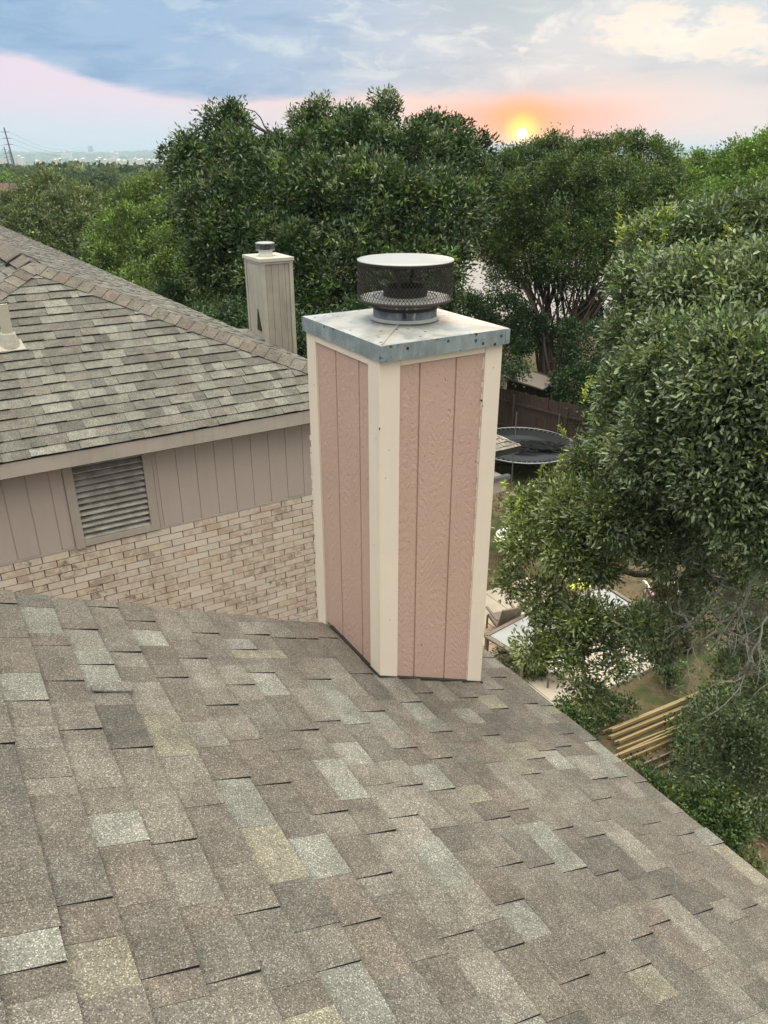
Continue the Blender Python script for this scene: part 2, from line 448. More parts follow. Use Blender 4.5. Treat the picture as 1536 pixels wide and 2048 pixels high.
from mathutils import Matrix, Vector
def world_of(o):
    m = Matrix.LocRotScale(o.location, o.rotation_euler, o.scale)
    if o.parent: m = world_of(o.parent) @ o.matrix_parent_inverse @ m
    return m
def Matrix_inv(parent): return world_of(parent).inverted()

def tag(o, label=None, cat=None, group=None, kind=None):
    if label: o['label'] = label
    if cat: o['category'] = cat
    if group: o['group'] = group
    if kind: o['kind'] = kind
    return o
def thing(name, label, cat, loc=(0, 0, 0), group=None):
    o = bpy.data.objects.new(name, None); o.empty_display_size = .3; COL.objects.link(o)
    o.location = tuple(map(float, loc)); return tag(o, label, cat, group)

def tri_mesh_np(name, verts, faces, cols=None, smooth=False):
    """verts (N,3); faces (M,k); cols (M,3) per face"""
    me = bpy.data.meshes.new(name)
    N, (M, k) = len(verts), faces.shape
    me.vertices.add(N); me.vertices.foreach_set('co', np.ascontiguousarray(verts, dtype=np.float32).ravel())
    me.loops.add(M * k); me.loops.foreach_set('vertex_index', faces.astype(np.int32).ravel())
    me.polygons.add(M); me.polygons.foreach_set('loop_start', np.arange(0, M * k, k, dtype=np.int32))
    me.polygons.foreach_set('loop_total', np.full(M, k, dtype=np.int32))
    if smooth: me.polygons.foreach_set('use_smooth', np.ones(M, dtype=bool))
    me.update(calc_edges=True)
    if cols is not None:
        a = me.color_attributes.new('tint', 'FLOAT_COLOR', 'CORNER')
        c = np.ones((M, k, 4), dtype=np.float32); c[:, :, :3] = cols[:, None, :]
        a.data.foreach_set('color', c.ravel())
    return me


# ------------------------------------------------------------------ sky dome is the World; ground and far land
def smooth01(x, a, b):
    t = np.clip((x - a) / (b - a), 0, 1); return t * t * (3 - 2 * t)
def terrain_z(x, y):
    r = np.hypot(x, y); az = np.arctan2(x, y) - HEAD
    z = GZ - 2.5 * smooth01(r, 62, 200) - 42 * smooth01(r, 260, 1600) - 22 * smooth01(r, 1600, 3200)
    z = z + (70 + 22 * np.sin(az * 7 + 1.0) + 9 * np.sin(az * 23)) * smooth01(r, 4200, 8600)
    z = z + 3 * smooth01(r, 300, 900) * np.sin(x * .009 + 1) * np.cos(y * .007) + 9 * smooth01(r, 2000, 4000) * np.sin(x * .0021) * np.cos(y * .0024 + 2)
    return z
def make_terrain():
    rs = np.concatenate([[0.0], np.linspace(6, 90, 16), np.geomspace(100, 14000, 90)])
    na = 360; th = np.linspace(0, 2 * PI, na, endpoint=False)
    R, T = np.meshgrid(rs[1:], th, indexing='ij')
    x = R * np.sin(T); y = R * np.cos(T)
    v = np.stack([x, y, terrain_z(x, y)], -1).reshape(-1, 3)
    v = np.concatenate([[[0, 0, GZ]], v])
    nr = len(rs) - 1
    i, j = np.meshgrid(np.arange(nr - 1), np.arange(na), indexing='ij'); j2 = (j + 1) % na
    f = np.stack([1 + i * na + j, 1 + i * na + j2, 1 + (i + 1) * na + j2, 1 + (i + 1) * na + j], -1).reshape(-1, 4)[:, ::-1]
    c = np.stack([np.zeros(na, int), 1 + np.arange(na), 1 + (np.arange(na) + 1) % na, 1 + (np.arange(na) + 1) % na], -1)
    me = tri_mesh_np('ground', v, f, smooth=True)
    o = new_obj('ground', me, M_GROUND); tag(o, kind='structure')
    m2 = tri_mesh_np('yard', v, c[:, :3][:, ::-1].copy()); o2 = new_obj('yard_centre', m2, M_GROUND); tag(o2, kind='structure')
make_terrain()

# street behind the trees, patio slab, paving
st = MB()
P = [on_z(880, 652, GZ + .05), on_z(1320, 652, GZ + .05), on_z(1380, 520, GZ + .05), on_z(820, 520, GZ + .05)]
for k in range(4): P[k][2] = GZ + .05
st.add(P + [p - np.array([0, 0, .1]) for p in P], [(0, 1, 2, 3), (0, 4, 5, 1), (1, 5, 6, 2), (2, 6, 7, 3), (3, 7, 4, 0)])
tag(st.build('street', M_ROAD), kind='structure')
# joints cut the patio into slabs
pat_org = on_z(978, 1420, GZ); PU0, PV0 = 7.6, 7.2


def patio():
    root = thing('patio', 'pale concrete patio paved in large slabs below the eave of the pink chimney roof', 'patio', (10, 10, GZ))
    root['kind'] = 'structure'; del root['category']; del root['label']
    us = [6.6, 8.1, 9.6, 11.1, 12.6, 13.9]; vs = [7.4, 8.9, 10.4, 11.9, 13.4, 14.9]
    for i in range(5):
        for j in range(5):
            if (j == 0) or (i == 4 and j != 2) or (i == 3 and j == 4): continue
            m = MB().box((us[i] + .008, vs[j] + .008, GZ - .02), (us[i + 1] - .008, vs[j + 1] - .008, GZ + .075 + random.uniform(-.003, .003)))
            m.build('slab', M_PATIO, root)
    for i in range(4):
        for j in range(3):
            x0 = 9.15 + i * .36; y0 = 11.0 + j * .4
            m = MB().box((x0 + .01, y0 + .01, GZ + .07), (x0 + .35, y0 + .39, GZ + .13 + random.uniform(-.004, .004)))
            m.build('paver', M_PAVER, root)
patio()

# ------------------------------------------------------------------ roofing pieces
SH_PAL = [((.140, .124, .107), 5), ((.158, .141, .122), 6), ((.178, .163, .142), 4), ((.206, .188, .150), 1.8), ((.204, .199, .177), 2.4),
          ((.126, .118, .103), 3.2), ((.150, .129, .111), 2.6)]
def pal(p, bias=None):
    r = random.random() * sum(w for _, w in p)
    for c, w in p:
        r -= w
        if r <= 0: return c
    return p[-1][0]

EDGE = (.020, .018, .016)                # bare asphalt on a tab's cut edges
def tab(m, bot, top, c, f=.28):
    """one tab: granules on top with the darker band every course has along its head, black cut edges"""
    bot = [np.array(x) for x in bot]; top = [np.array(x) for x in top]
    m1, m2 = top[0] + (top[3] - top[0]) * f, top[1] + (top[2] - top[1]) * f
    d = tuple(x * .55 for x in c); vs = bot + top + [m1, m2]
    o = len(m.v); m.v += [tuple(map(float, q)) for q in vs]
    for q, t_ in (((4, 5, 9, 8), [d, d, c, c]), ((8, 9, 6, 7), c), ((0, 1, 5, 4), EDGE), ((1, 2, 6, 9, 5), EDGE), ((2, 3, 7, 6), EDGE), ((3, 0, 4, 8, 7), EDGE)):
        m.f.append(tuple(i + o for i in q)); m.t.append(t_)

def shingle_face(root, origin, du, dn, nrm, width_fn, length, expo, big_fn, mat, palette=SH_PAL, limit=300, kmin=0, name='shingle', thick=(.004, .0105)):
    """Lays courses of laminated tabs on a plane.
    origin: a point on the upper edge line; du: unit vector along a course; dn: unit vector down the slope; nrm: plane normal.
    width_fn(s) -> (a, b) range along du at slope distance s. big_fn(P)->size score of the piece."""
    origin = np.array(origin, float); pieces = []
    nc = int(math.ceil(length / expo))
    for k in range(kmin, nc):
        s0 = k * expo - .02; s1 = min((k + 1) * expo, length + .012)
        a, b = width_fn((k + .5) * expo)
        if b - a < .03: continue
        x = a - random.random() * .2; hi = random.random() < .5
        while x < b:
            w = random.choice([.10, .13, .16, .18, .22, .26]) if hi else random.choice([.08, .12, .15, .19, .24])
            x0, x1 = max(x, a), min(x + w, b)
            if x1 - x0 > .02:
                th = thick[1] + random.uniform(-.001, .002) if hi else thick[0] + random.uniform(-.0005, .001)
                c = pal(palette); g = random.uniform(.88, 1.13); c = tuple(q * g for q in c)
                jag = random.uniform(-.003, .004)
                pieces.append((x0, x1 - .0012, s0, s1 + (jag if hi else 0), th, c))
            x += w; hi = not hi if random.random() < .66 else hi
    def geom(p, o):
        x0, x1, s0, s1, th, c = p
        q = lambda x, s, h: o + du * x + dn * s + nrm * h
        bot = [q(x0, s0, -.012), q(x1, s0, -.012), q(x1, s1, -.006), q(x0, s1, -.006)]
        top = [q(x0, s0, -.002), q(x1, s0, -.002), q(x1, s1, th), q(x0, s1, th)]
        return bot, top
    sc = []
    for i, p in enumerate(pieces):
        P0 = origin + du * (p[0] + p[1]) / 2 + dn * (p[2] + p[3]) / 2
        sc.append((big_fn(P0) * (p[1] - p[0]), i))
    sc.sort(reverse=True)
    big = {i for s_, i in sc[:limit] if s_ > 0}
    rest = MB(); cache = {}
    for i, p in enumerate(pieces):
        if i in big:
            # alike pieces share a mesh: width and tint are snapped
            x0, x1, s0, s1, th, c = p
            key = (round(x1 - x0, 2), round(s1 - s0, 3), round(th, 3), tuple(round(q * 80) for q in c))
            if key not in cache:
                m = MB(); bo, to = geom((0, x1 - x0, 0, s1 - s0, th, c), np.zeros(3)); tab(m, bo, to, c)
                me = m.mesh(name); me.materials.append(mat); cache[key] = me
            o = bpy.data.objects.new(name, cache[key]); COL.objects.link(o)
            o.location = tuple(origin + du * x0 + dn * s0); o.parent = root
            o.matrix_parent_inverse = Matrix_inv(root)
        else:
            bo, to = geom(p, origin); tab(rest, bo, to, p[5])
    if rest.v:
        o = rest.build(name + '_field', mat, root); o['kind'] = 'stuff'
    return big

def vis_score(P):
    """apparent size of something at P as seen from the photographer's place"""
    P = np.array(P)
    X = P[0] * math.cos(HEAD) - P[1] * math.sin(HEAD); h = P[0] * math.sin(HEAD) + P[1] * math.cos(HEAD)
    Y = h * math.sin(PITCH) + P[2] * math.cos(PITCH); Z = h * math.cos(PITCH) - P[2] * math.sin(PITCH)
    if Z < .3: return 0
    x = 768 + FPX * X / Z; y = 1024 - FPX * Y / Z
    if not (-40 < x < 1576 and -40 < y < 2088): return 0
    return 1 / Z ** 2

# ------------------------------------------------------------------ our house
S1 = .45; U0, Z0 = 1.649, -2.440                  # roof plane z = Z0 - S1 (u - U0)
UE, VR = 2.665, 3.335                             # eave, rake
UR = -2.6                                         # ridge
def roof_z(u): return Z0 - S1 * (u - U0)
house = thing('house', 'grey brown shingled house roof in the foreground carrying the pink chimney', 'house', (0, 0, GZ))
L1 = math.hypot(1, S1)
body = MB()
zb = .016
body.add([(UR, -7, roof_z(UR) - zb), (UE - .015, -7, roof_z(UE) - zb), (UE - .015, VR - .012, roof_z(UE) - zb), (UR, VR - .012, roof_z(UR) - zb),
          (2 * UR - UE, -7, roof_z(UE) - zb), (2 * UR - UE, VR - .012, roof_z(UE) - zb),
          (UR, -7, roof_z(UR) - zb - .14), (UE - .015, -7, roof_z(UE) - zb - .14), (UE - .015, VR - .012, roof_z(UE) - zb - .14), (UR, VR - .012, roof_z(UR) - zb - .14),
          (2 * UR - UE, -7, roof_z(UE) - zb - .14), (2 * UR - UE, VR - .012, roof_z(UE) - zb - .14)],
         [(0, 1, 2, 3), (4, 0, 3, 5), (7, 6, 9, 8), (6, 10, 11, 9), (1, 7, 8, 2), (3, 2, 8, 9), (5, 3, 9, 11), (0, 6, 7, 1), (4, 10, 6, 0), (4, 5, 11, 10)])
roof = body.build('roof', M_DARK, house)
dn = np.array([1, 0, -S1]) / L1; nr = np.array([S1, 0, 1]) / L1
LEN = (UE - UR) * L1
EXP = .149
# cut the tabs away where the chimney stands
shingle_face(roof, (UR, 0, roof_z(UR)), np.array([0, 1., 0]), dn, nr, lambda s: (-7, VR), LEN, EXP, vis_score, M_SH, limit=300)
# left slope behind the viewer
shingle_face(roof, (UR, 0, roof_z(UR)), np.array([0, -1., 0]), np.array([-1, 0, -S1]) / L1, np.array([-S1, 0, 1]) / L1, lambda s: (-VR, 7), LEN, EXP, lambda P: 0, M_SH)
rc = MB()
for k in range(36):
    v0 = -7 + k * .29
    if v0 + .3 > VR + .02: break
    c = pal(SH_PAL)
    rc.hexa([(UR - .14, v0, roof_z(UR + .14) - .004), (UR, v0, roof_z(UR) + .004), (UR, v0 + .29, roof_z(UR) - .004), (UR - .14, v0 + .29, roof_z(UR + .14) - .012)],
            [(UR - .14, v0, roof_z(UR + .14) + .012), (UR, v0, roof_z(UR) + .02), (UR, v0 + .29, roof_z(UR) + .012), (UR - .14, v0 + .29, roof_z(UR + .14) + .004)], c)
    rc.hexa([(UR, v0, roof_z(UR) + .004), (UR + .14, v0, roof_z(UR + .14) - .004), (UR + .14, v0 + .29, roof_z(UR + .14) - .012), (UR, v0 + .29, roof_z(UR) - .004)],
            [(UR, v0, roof_z(UR) + .02), (UR + .14, v0, roof_z(UR + .14) + .012), (UR + .14, v0 + .29, roof_z(UR + .14) + .004), (UR, v0 + .29, roof_z(UR) + .012)], c)
o = rc.build('ridge_cap', M_SH, roof); o['kind'] = 'stuff'
# curled loose tab seen left of the chimney
P = on_z(205, 1382, 0) ; d = ray(222, 1384); tt = (S1 * U0 + Z0) / (S1 * d[0] + d[2]); P = d * tt
q = lambda x, s, h: P + np.array([0, 1., 0]) * x + dn * s + nr * h
m = MB()
m.hexa([q(-.015, -.075, .009), q(.02, -.075, .009), q(.03, .07, .012), (q(-.02, .07, .010))],
       [q(-.015, -.075, .014), q(.02, -.075, .013), q(.034, .07, .034), (q(-.02, .07, .020))], (.19, .18, .165))
tag(m.build('loose_tab', M_SH, roof), 'torn curled shingle tab lifting from the course')
# walls
w = MB()
zt = roof_z(UE) - .17
w.box((2 * UR - UE + .4, -6.6, GZ - .3), (UE - .42, VR - .3, zt - .05))
w.build('wall', M_BRICK, house)
g = MB(); gv = VR - .3
g.add([(2 * UR - UE + .4, gv, zt - .05), (UE - .42, gv, zt - .05), (UR, gv, roof_z(UR) - .17), (2 * UR - UE + .4, gv - .1, zt - .05), (UE - .42, gv - .1, zt - .05), (UR, gv - .1, roof_z(UR) - .17)],
      [(1, 0, 2), (3, 4, 5), (0, 1, 4, 3), (1, 2, 5, 4), (2, 0, 3, 5)])
g.build('gable', M_TAUPE, house)
f = MB().box((UE - .012, -7, roof_z(UE) - .17), (UE + .006, VR - .01, roof_z(UE) - .016)); f.build('fascia', M_TAUPE_TRIM, house)
f = MB(); f.bar((UE - .01, VR - .002, roof_z(UE) - .085), (UR, VR - .002, roof_z(UR) - .085), .02, .13); f.build('rake_board', M_TAUPE_TRIM, house)

# ------------------------------------------------------------------ the pink chimney
CU0, CU1, CV0, CV1 = 1.649, 2.312, 2.766, 3.468
chim = thing('chimney', 'pink panelled chimney with cream corner boards and a mesh flue cap', 'chimney', (CU0, CV0, roof_z(CU0)))
ztp = -.768
def cb(name, a, b, mat, bevel=.002, parent=None): return MB().box(a, b).build(name, mat, parent or chim, bevel=bevel)
T = .019
# core (dark, behind the boards)
core = MB()
def follow(u0, u1, v0, v1, gap, ztop):
    return [(u0, v0, roof_z(u0) + gap), (u1, v0, roof_z(u1) + gap), (u1, v1, roof_z(u1) + gap), (u0, v1, roof_z(u0) + gap)], \
           [(u0, v0, ztop), (u1, v0, ztop), (u1, v1, ztop), (u0, v1, ztop)]
core.hexa(*follow(CU0 + .045, CU1 - .045, CV0 + .045, CV1 - .045, -.02, ztp)); core.build('frame', M_DARK, chim)
def board(name, u0, u1, v0, v1, gap, mat, ztop=ztp, bevel=.0015, over=0.0):
    b, t_ = follow(u0, u1, v0, v1, gap, ztop)
    if over:   # boards standing past the rake reach further down
        b = [(x, y, z - (over if y > VR - .02 else 0)) for x, y, z in b]
    return MB().hexa(b, t_).build(name, mat, chim, bevel=bevel)
# face turned to the right of the picture (v = CV0); boards are 19 mm thick and proud of the panels
board('corner_board', CU0, CU0 + .104, CV0, CV0 + T, .012, M_CREAM)
board('corner_board', CU1 - .097, CU1, CV0, CV0 + T, .012, M_CREAM)
board('corner_board', CU0, CU0 + T, CV0 + T + .001, CV0 + .097, .010, M_CREAM)
board('corner_board', CU0, CU0 + T, CV1 - .095, CV1, -.10, M_CREAM)
board('corner_board', CU1 - T, CU1, CV0 + T + .001, CV0 + .10, .010, M_CREAM)
board('corner_board', CU1 - T, CU1, CV1 - .095, CV1, -.10, M_CREAM)
board('corner_board', CU0 + T + .001, CU0 + .1, CV1 - T, CV1, -.10, M_CREAM)
board('corner_board', CU1 - .1, CU1 - T - .001, CV1 - T, CV1, -.10, M_CREAM)
cb('top_board', (CU0 + .105, CV0 + .001, -.840), (CU1 - .098, CV0 + T, ztp), M_CREAM)
cb('top_board', (CU0 + .001, CV0 + .098, -.842), (CU0 + T, CV1 - .096, ztp), M_CREAM)
cb('top_board', (CU1 - T, CV0 + .101, -.842), (CU1 - .001, CV1 - .096, ztp), M_CREAM)
cb('top_board', (CU0 + .101, CV1 - T, -.842), (CU1 - .101, CV1 - .001, ztp), M_CREAM)
# pink siding strips between grooves
def strips(axis, edges, fixed, depth_sign, mat, name, ztop=-.835, groove=.0085):
    for e0, e1 in zip(edges[:-1], edges[1:]):
        a, b_ = e0 + groove / 2, e1 - groove / 2
        if axis == 'u':
            v0, v1 = sorted((fixed, fixed + depth_sign * .012)); bb = follow(a, b_, v0, v1, .004, ztop)
        else:
            u0, u1 = sorted((fixed, fixed + depth_sign * .012)); bb = follow(u0, u1, a, b_, .004, ztop)
        MB().hexa(*bb).build(name, mat, chim, bevel=.0025)
    if axis == 'u':
        v0, v1 = sorted((fixed + depth_sign * .007, fixed + depth_sign * .03)); bb = follow(edges[0], edges[-1], v0, v1, .004, ztop)
    else:
        u0, u1 = sorted((fixed + depth_sign * .006, fixed + depth_sign * .03)); bb = follow(u0, u1, edges[0], edges[-1], .004, ztop)
    MB().hexa(*bb).build('siding_groove', mat, chim)
strips('u', [CU0 + .096, 1.862, 2.059, CU1 - .09], CV0 + .011, 1, M_PINK, 'siding_panel')
strips('v', [CV0 + .09, 2.965, 3.185, CV1 - .088], CU0 + .011, 1, M_PINK, 'siding_panel')
strips('v', [CV0 + .09, 2.965, 3.185, CV1 - .088], CU1 - .011, -1, M_PINK, 'siding_panel')
strips('u', [CU0 + .096, 1.862, 2.059, CU1 - .09], CV1 - .011, -1, M_PINK, 'siding_panel')
fl = MB()
for (a, b_) in (((CU0 - .009, CV0 - .008), (CU1 + .012, CV0 + .03)), ((CU0 - .009, CV0 + .031), (CU0 + .03, VR - .03)), ((CU1 - .03, CV0 + .031), (CU1 + .02, VR - .03))):
    fl.hexa([(a[0], a[1], roof_z(a[0]) - .006), (b_[0], a[1], roof_z(b_[0]) - .006), (b_[0], b_[1], roof_z(b_[0]) - .006), (a[0], b_[1], roof_z(a[0]) - .006)],
            [(a[0], a[1], roof_z(a[0]) + .0125), (b_[0], a[1], roof_z(b_[0]) + .0125), (b_[0], b_[1], roof_z(b_[0]) + .0125), (a[0], b_[1], roof_z(a[0]) + .0125)])
fl.build('base_flashing', M_DARK, chim)
# chips in the paint, ragged caulk and peeling edge
def chip(x, y, fixed, axis, s, nm='paint_chip'):
    d = ray(x, y); k = 0 if axis == 'u' else 1; P0 = d * (fixed / d[k]); m = MB(); n_ = 7; vs = []
    for j in range(n_):
        th = 2 * PI * j / n_; r_ = s * random.uniform(.5, 1.2); a_, z_ = r_ * math.cos(th) * .6, r_ * math.sin(th)
        vs.append((P0[0] - .0008, P0[1] + a_, P0[2] + z_) if axis == 'u' else (P0[0] + a_, P0[1] - .0008, P0[2] + z_))
    for v in list(vs): vs.append((v[0] + .003, v[1], v[2]) if axis == 'u' else (v[0], v[1] + .003, v[2]))
    m.add(vs, [tuple(range(n_)), tuple(range(2 * n_ - 1, n_ - 1, -1))] + [(j, n_ + j, n_ + (j + 1) % n_, (j + 1) % n_) for j in range(n_)])
    m.build(nm, M_DARK, chim)
for x, y, s in ((963, 801, .008), (966, 812, .004), (843, 1290, .004), (778, 900, .003), (985, 1180, .004), (780, 1240, .003)): chip(x, y, CV0, 'v', s)
for x, y, s in ((759, 857, .008), (748, 1090, .003), (628, 770, .004), (633, 1190, .006)): chip(x, y, CU0, 'u', s)
m = MB(); zc_ = -.86
while zc_ > roof_z(CU1) + .03:
    h_ = random.uniform(.012, .04); w_ = random.uniform(.001, .0055)
    m.box((CU1 - .098 - w_, CV0 + .009, zc_ - h_), (CU1 - .096, CV0 + .0165, zc_), None); zc_ -= h_ + random.choice([0, 0, .01, .03])
m.build('caulk_bead', M_CREAM, chim)['kind'] = 'stuff'
m = MB(); zc_ = -1.35
while zc_ > -2.40:
    h_ = random.uniform(.012, .045); w_ = random.uniform(.003, .012)
    m.box((CU0 - .0015, CV1, zc_ - h_), (CU0 + .0015, CV1 + w_, zc_), None); zc_ -= h_ + random.choice([0, .01, .04])
m.build('peeling_paint', M_CREAM, chim)['kind'] = 'stuff'
# chase cap: creased sheet with a turned-down skirt
KU0, KU1, KV0, KV1 = 1.642, 2.327, 2.742, 3.490
zk = -.737; kc = ((KU0 + KU1) / 2, (KV0 + KV1) / 2); CP = (1.995, 3.11)
m = MB()
cor = [(KU0, KV0), (KU1, KV0), (KU1, KV1), (KU0, KV1)]
ring = []
for (x, y) in cor: ring.append((x, y, zk))
N = 40
vs = []; rise = .028
for i in range(N + 1):
    for j in range(N + 1):
        x = KU0 + (KU1 - KU0) * i / N; y = KV0 + (KV1 - KV0) * j / N
        a = min(i, N - i, j, N - j) / (N / 2)
        vs.append((x, y, zk + rise * a + .0022 * math.sin(9 * x + 4 * y) * a))
fs = [(i * (N + 1) + j, (i + 1) * (N + 1) + j, (i + 1) * (N + 1) + j + 1, i * (N + 1) + j + 1) for i in range(N) for j in range(N)]
m.add(vs, fs); cap = m.build('chase_cap', M_CAPTOP, chim)
sk = MB()
zs = -.806
for (a, b_) in zip(cor, cor[1:] + cor[:1]):
    mx, my = (a[0] + b_[0]) / 2 - kc[0], (a[1] + b_[1]) / 2 - kc[1]
    s_ = np.array([np.sign(mx) if abs(mx) > abs(my) else 0, np.sign(my) if abs(my) > abs(mx) else 0]) * .002
    n_ = 14
    for k in range(n_):
        p0 = np.array(a) + (np.array(b_) - np.array(a)) * k / n_; p1 = np.array(a) + (np.array(b_) - np.array(a)) * (k + 1) / n_
        w0 = .0015 * math.sin(k * 1.7); w1 = .0015 * math.sin((k + 1) * 1.7)
        if k == 0: w0 = 0
        if k == n_ - 1: w1 = 0
        o0 = s_ * (1 + w0 * 300); o1 = s_ * (1 + w1 * 300)
        sk.add([(*p0, zk), (*p1, zk), (*(p1 + o1), zs), (*(p0 + o0), zs)], [(0, 3, 2, 1)])
        sk.add([(*(p0 + o0), zs), (*(p1 + o1), zs), (*(p1 - s_ * 6), zs + .001), (*(p0 - s_ * 6), zs + .001)], [(0, 3, 2, 1)])
so = sk.build('skirt', M_GALV, cap)
for i in (0, 1, 3):
    x, y = cor[i]
    sx = -1 if x < kc[0] else 1; sy = -1 if y < kc[1] else 1
    MB().box((x + (0 if sx < 0 else -.022) - .0025 * (sx < 0), y - .0035 if sy < 0 else y - .001, zs + .002), (x + (.022 if sx < 0 else 0) + .0025 * (sx > 0), y + .001 if sy < 0 else y + .0035, zk - .002)).build('corner_tab', M_GALV, cap)
# seam crease to the near corner
m = MB()
a = np.array([KU0 + .01, KV0 + .01, zk + .0035]); b_ = np.array([CP[0] - .11, CP[1] - .12, zk + rise * .72 + .003]); m.tube([a, b_], [.003, .004], 6); m.build('seam', M_CAPTOP, cap)
# flue
flue = MB().lathe(CP, [(.149, -.735), (.150, -.615), (.145, -.615), (.145, -.735)], 56).build('flue', M_PIPE, chim, smooth=False)
for p_ in flue.data.polygons: p_.use_smooth = True
MB().lathe(CP, [(.163, -.7155), (.157, -.713), (.153, -.710), (.1512, -.706), (.150, -.703)], 56).build('sealant_collar', M_SEAL, flue, smooth=True)
MB().lathe(CP, [(.152, -.668), (.154, -.667), (.154, -.655), (.152, -.654)], 56).build('clamp_band', M_BLACK, flue, smooth=True)
R1 = .2195
MB().lathe(CP, [(.09, -.612), (R1 - .003, -.622), (R1, -.622), (R1, -.628), (.14, -.632), (.09, -.618)], 64).build('bottom_plate', M_PLATE, flue, smooth=True)
MB().lathe(CP, [(.102, -.62), (.102, -.572), (.098, -.566), (.088, -.570), (.088, -.64)], 48).build('inner_pipe', M_BLACK, flue, smooth=True)
lidm = MB().lathe(CP, [(.0005, -.4445), (.10, -.4455), (.19, -.4475), (R1 + .0015, -.451), (R1 + .003, -.4535), (R1 + .003, -.4545)], 72)
lid = lidm.build('lid', M_LID, flue, smooth=True)
MB().lathe(CP, [(R1 + .0022, -.4545), (R1 + .0022, -.469), (R1 - .002, -.469), (R1 - .002, -.456), (.0005, -.452)], 72).build('lid_flange', M_RUST, lid, smooth=True)
# expanded metal screen: two families of flat strands that cross
ms = MB(); NW = 84; rows = 7; zt_, zb_ = -.462, -.626
for k in range(NW):
    for sgn in (1, -1):
        pts = []
        for j in range(rows * 2 + 1):
            zz = zt_ + (zb_ - zt_) * j / (rows * 2)
            off = (j % 2) * .5 * sgn
            th = 2 * PI * (k + off) / NW
            r = R1 - .001 + (.0009 if sgn > 0 else 0)
            pts.append((CP[0] + r * math.cos(th), CP[1] + r * math.sin(th), zz))
        ms.tube(pts, .0015, 4, cap=False)
ms.build('wire_screen', M_RUST, flue)
MB().lathe(CP, [(R1 + .001, -.619), (R1 + .002, -.619), (R1 + .002, -.631), (R1 - .002, -.633)], 64).build('screen_hoop', M_RUST, flue, smooth=True)
# bolt and strap on the front of the pipe
dv = np.array([-CP[0], -CP[1]]); dv /= np.linalg.norm(dv); tx = np.array([-dv[1], dv[0]])
bp = np.array([CP[0], CP[1]]) + dv * .153 + tx * -.002
m = MB(); m.bar((*bp, -.632), (*bp, -.675), .006, .004); m.tube([(*(bp - dv * .002), -.682), (*(bp + dv * .012), -.682)], [.009, .008], 8); m.build('bolt', M_BLACK, flue)
for k in range(4):
    th = PI / 4 + k * PI / 2
    m = MB(); m.bar((CP[0] + .098 * math.cos(th), CP[1] + .098 * math.sin(th), -.60), (CP[0] + .205 * math.cos(th), CP[1] + .205 * math.sin(th), -.455), .012, .002); m.build('strut', M_BLACK, flue)

# ------------------------------------------------------------------ neighbouring house
NB = thing('brick_house', 'neighbouring house with grey hip roof, taupe siding band and sand brick wall', 'house', (2, 7.5, GZ))
VF, ZE, MS = 7.15, -2.463, .47
CR = np.array([4.33, VF, ZE]); FARR = np.array([3.42, 34.0, ZE]); AP = np.array([1.307, 9.877, -1.181])
LEFTC = np.array([-1.716, VF, ZE]); FARL = np.array([-2.5, 34, ZE]); AP2 = AP + np.array([-.75, 22.5, 0.0])
rb = MB()
dz = np.array([0, 0, .02]); td = np.array([0, 0, .16])
V = [LEFTC, CR, FARR, FARL, AP, AP2]
top = [v - dz for v in V]; bot = [v - dz - td for v in V]
rb.add(top + bot, [(0, 1, 4), (1, 2, 5, 4), (2, 3, 5), (3, 0, 4, 5), (7, 6, 10), (8, 7, 10, 11), (9, 8, 11), (6, 9, 11, 10), (0, 6, 7, 1), (1, 7, 8, 2), (2, 8, 9, 3), (3, 9, 6, 0)])
nroof = rb.build('roof', M_DARK, NB)
# front hip face
sl = math.hypot(AP[1] - VF, AP[2] - ZE); dnF = np.array([0, VF - AP[1], ZE - AP[2]]) / sl
nF = np.cross(np.array([1., 0, 0]), -dnF); nF = nF if nF[2] > 0 else -nF
def wf(s):
    t_ = min(max(s / sl, 0), 1)
    return ((LEFTC[0] - AP[0]) * t_, (CR[0] - AP[0]) * t_)
NPAL = [((.140, .132, .114), 4), ((.160, .153, .133), 4), ((.186, .180, .157), 3), ((.152, .136, .120), 2.5), ((.120, .115, .102), 2.8), ((.200, .194, .170), 1.5)]
shingle_face(nroof, AP, np.array([1., 0, 0]), dnF, nF, wf, sl + .022, .1395, vis_score, M_SH2, NPAL, limit=300, thick=(.006, .014))
# right face (seen edge-on)
e = FARR - CR; e /= np.linalg.norm(e)
up_ = AP - CR; upn = up_ - e * (up_ @ e); Lr = np.linalg.norm(upn); dnR = -upn / Lr
nR = np.cross(e, dnR); nR = nR if nR[2] > 0 else -nR
orgR = CR + upn
aAP = (AP - orgR) @ e
def wr(s):
    t_ = min(max(s / Lr, 0), 1); return (aAP * (1 - t_), 26.5 - (1 - t_) * 1.5)
shingle_face(nroof, orgR, e, dnR, nR, wr, Lr + .01, .145, lambda P: vis_score(P) if P[1] < 11.5 else 0, M_SH2, NPAL, limit=60, thick=(.006, .012))
# left face
eL = FARL - LEFTC; eL /= np.linalg.norm(eL)
upL = AP - LEFTC; upnL = upL - eL * (upL @ eL); Ll = np.linalg.norm(upnL); dnL = -upnL / Ll
nL = np.cross(eL, dnL); nL = nL if nL[2] > 0 else -nL
aL = (AP - (LEFTC + upnL)) @ eL
shingle_face(nroof, LEFTC + upnL, eL, dnL, nL, lambda s: (aL * (1 - min(s / Ll, 1)), 26), Ll + .01, .145, lambda P: 0, M_SH2, NPAL, thick=(.006, .012))
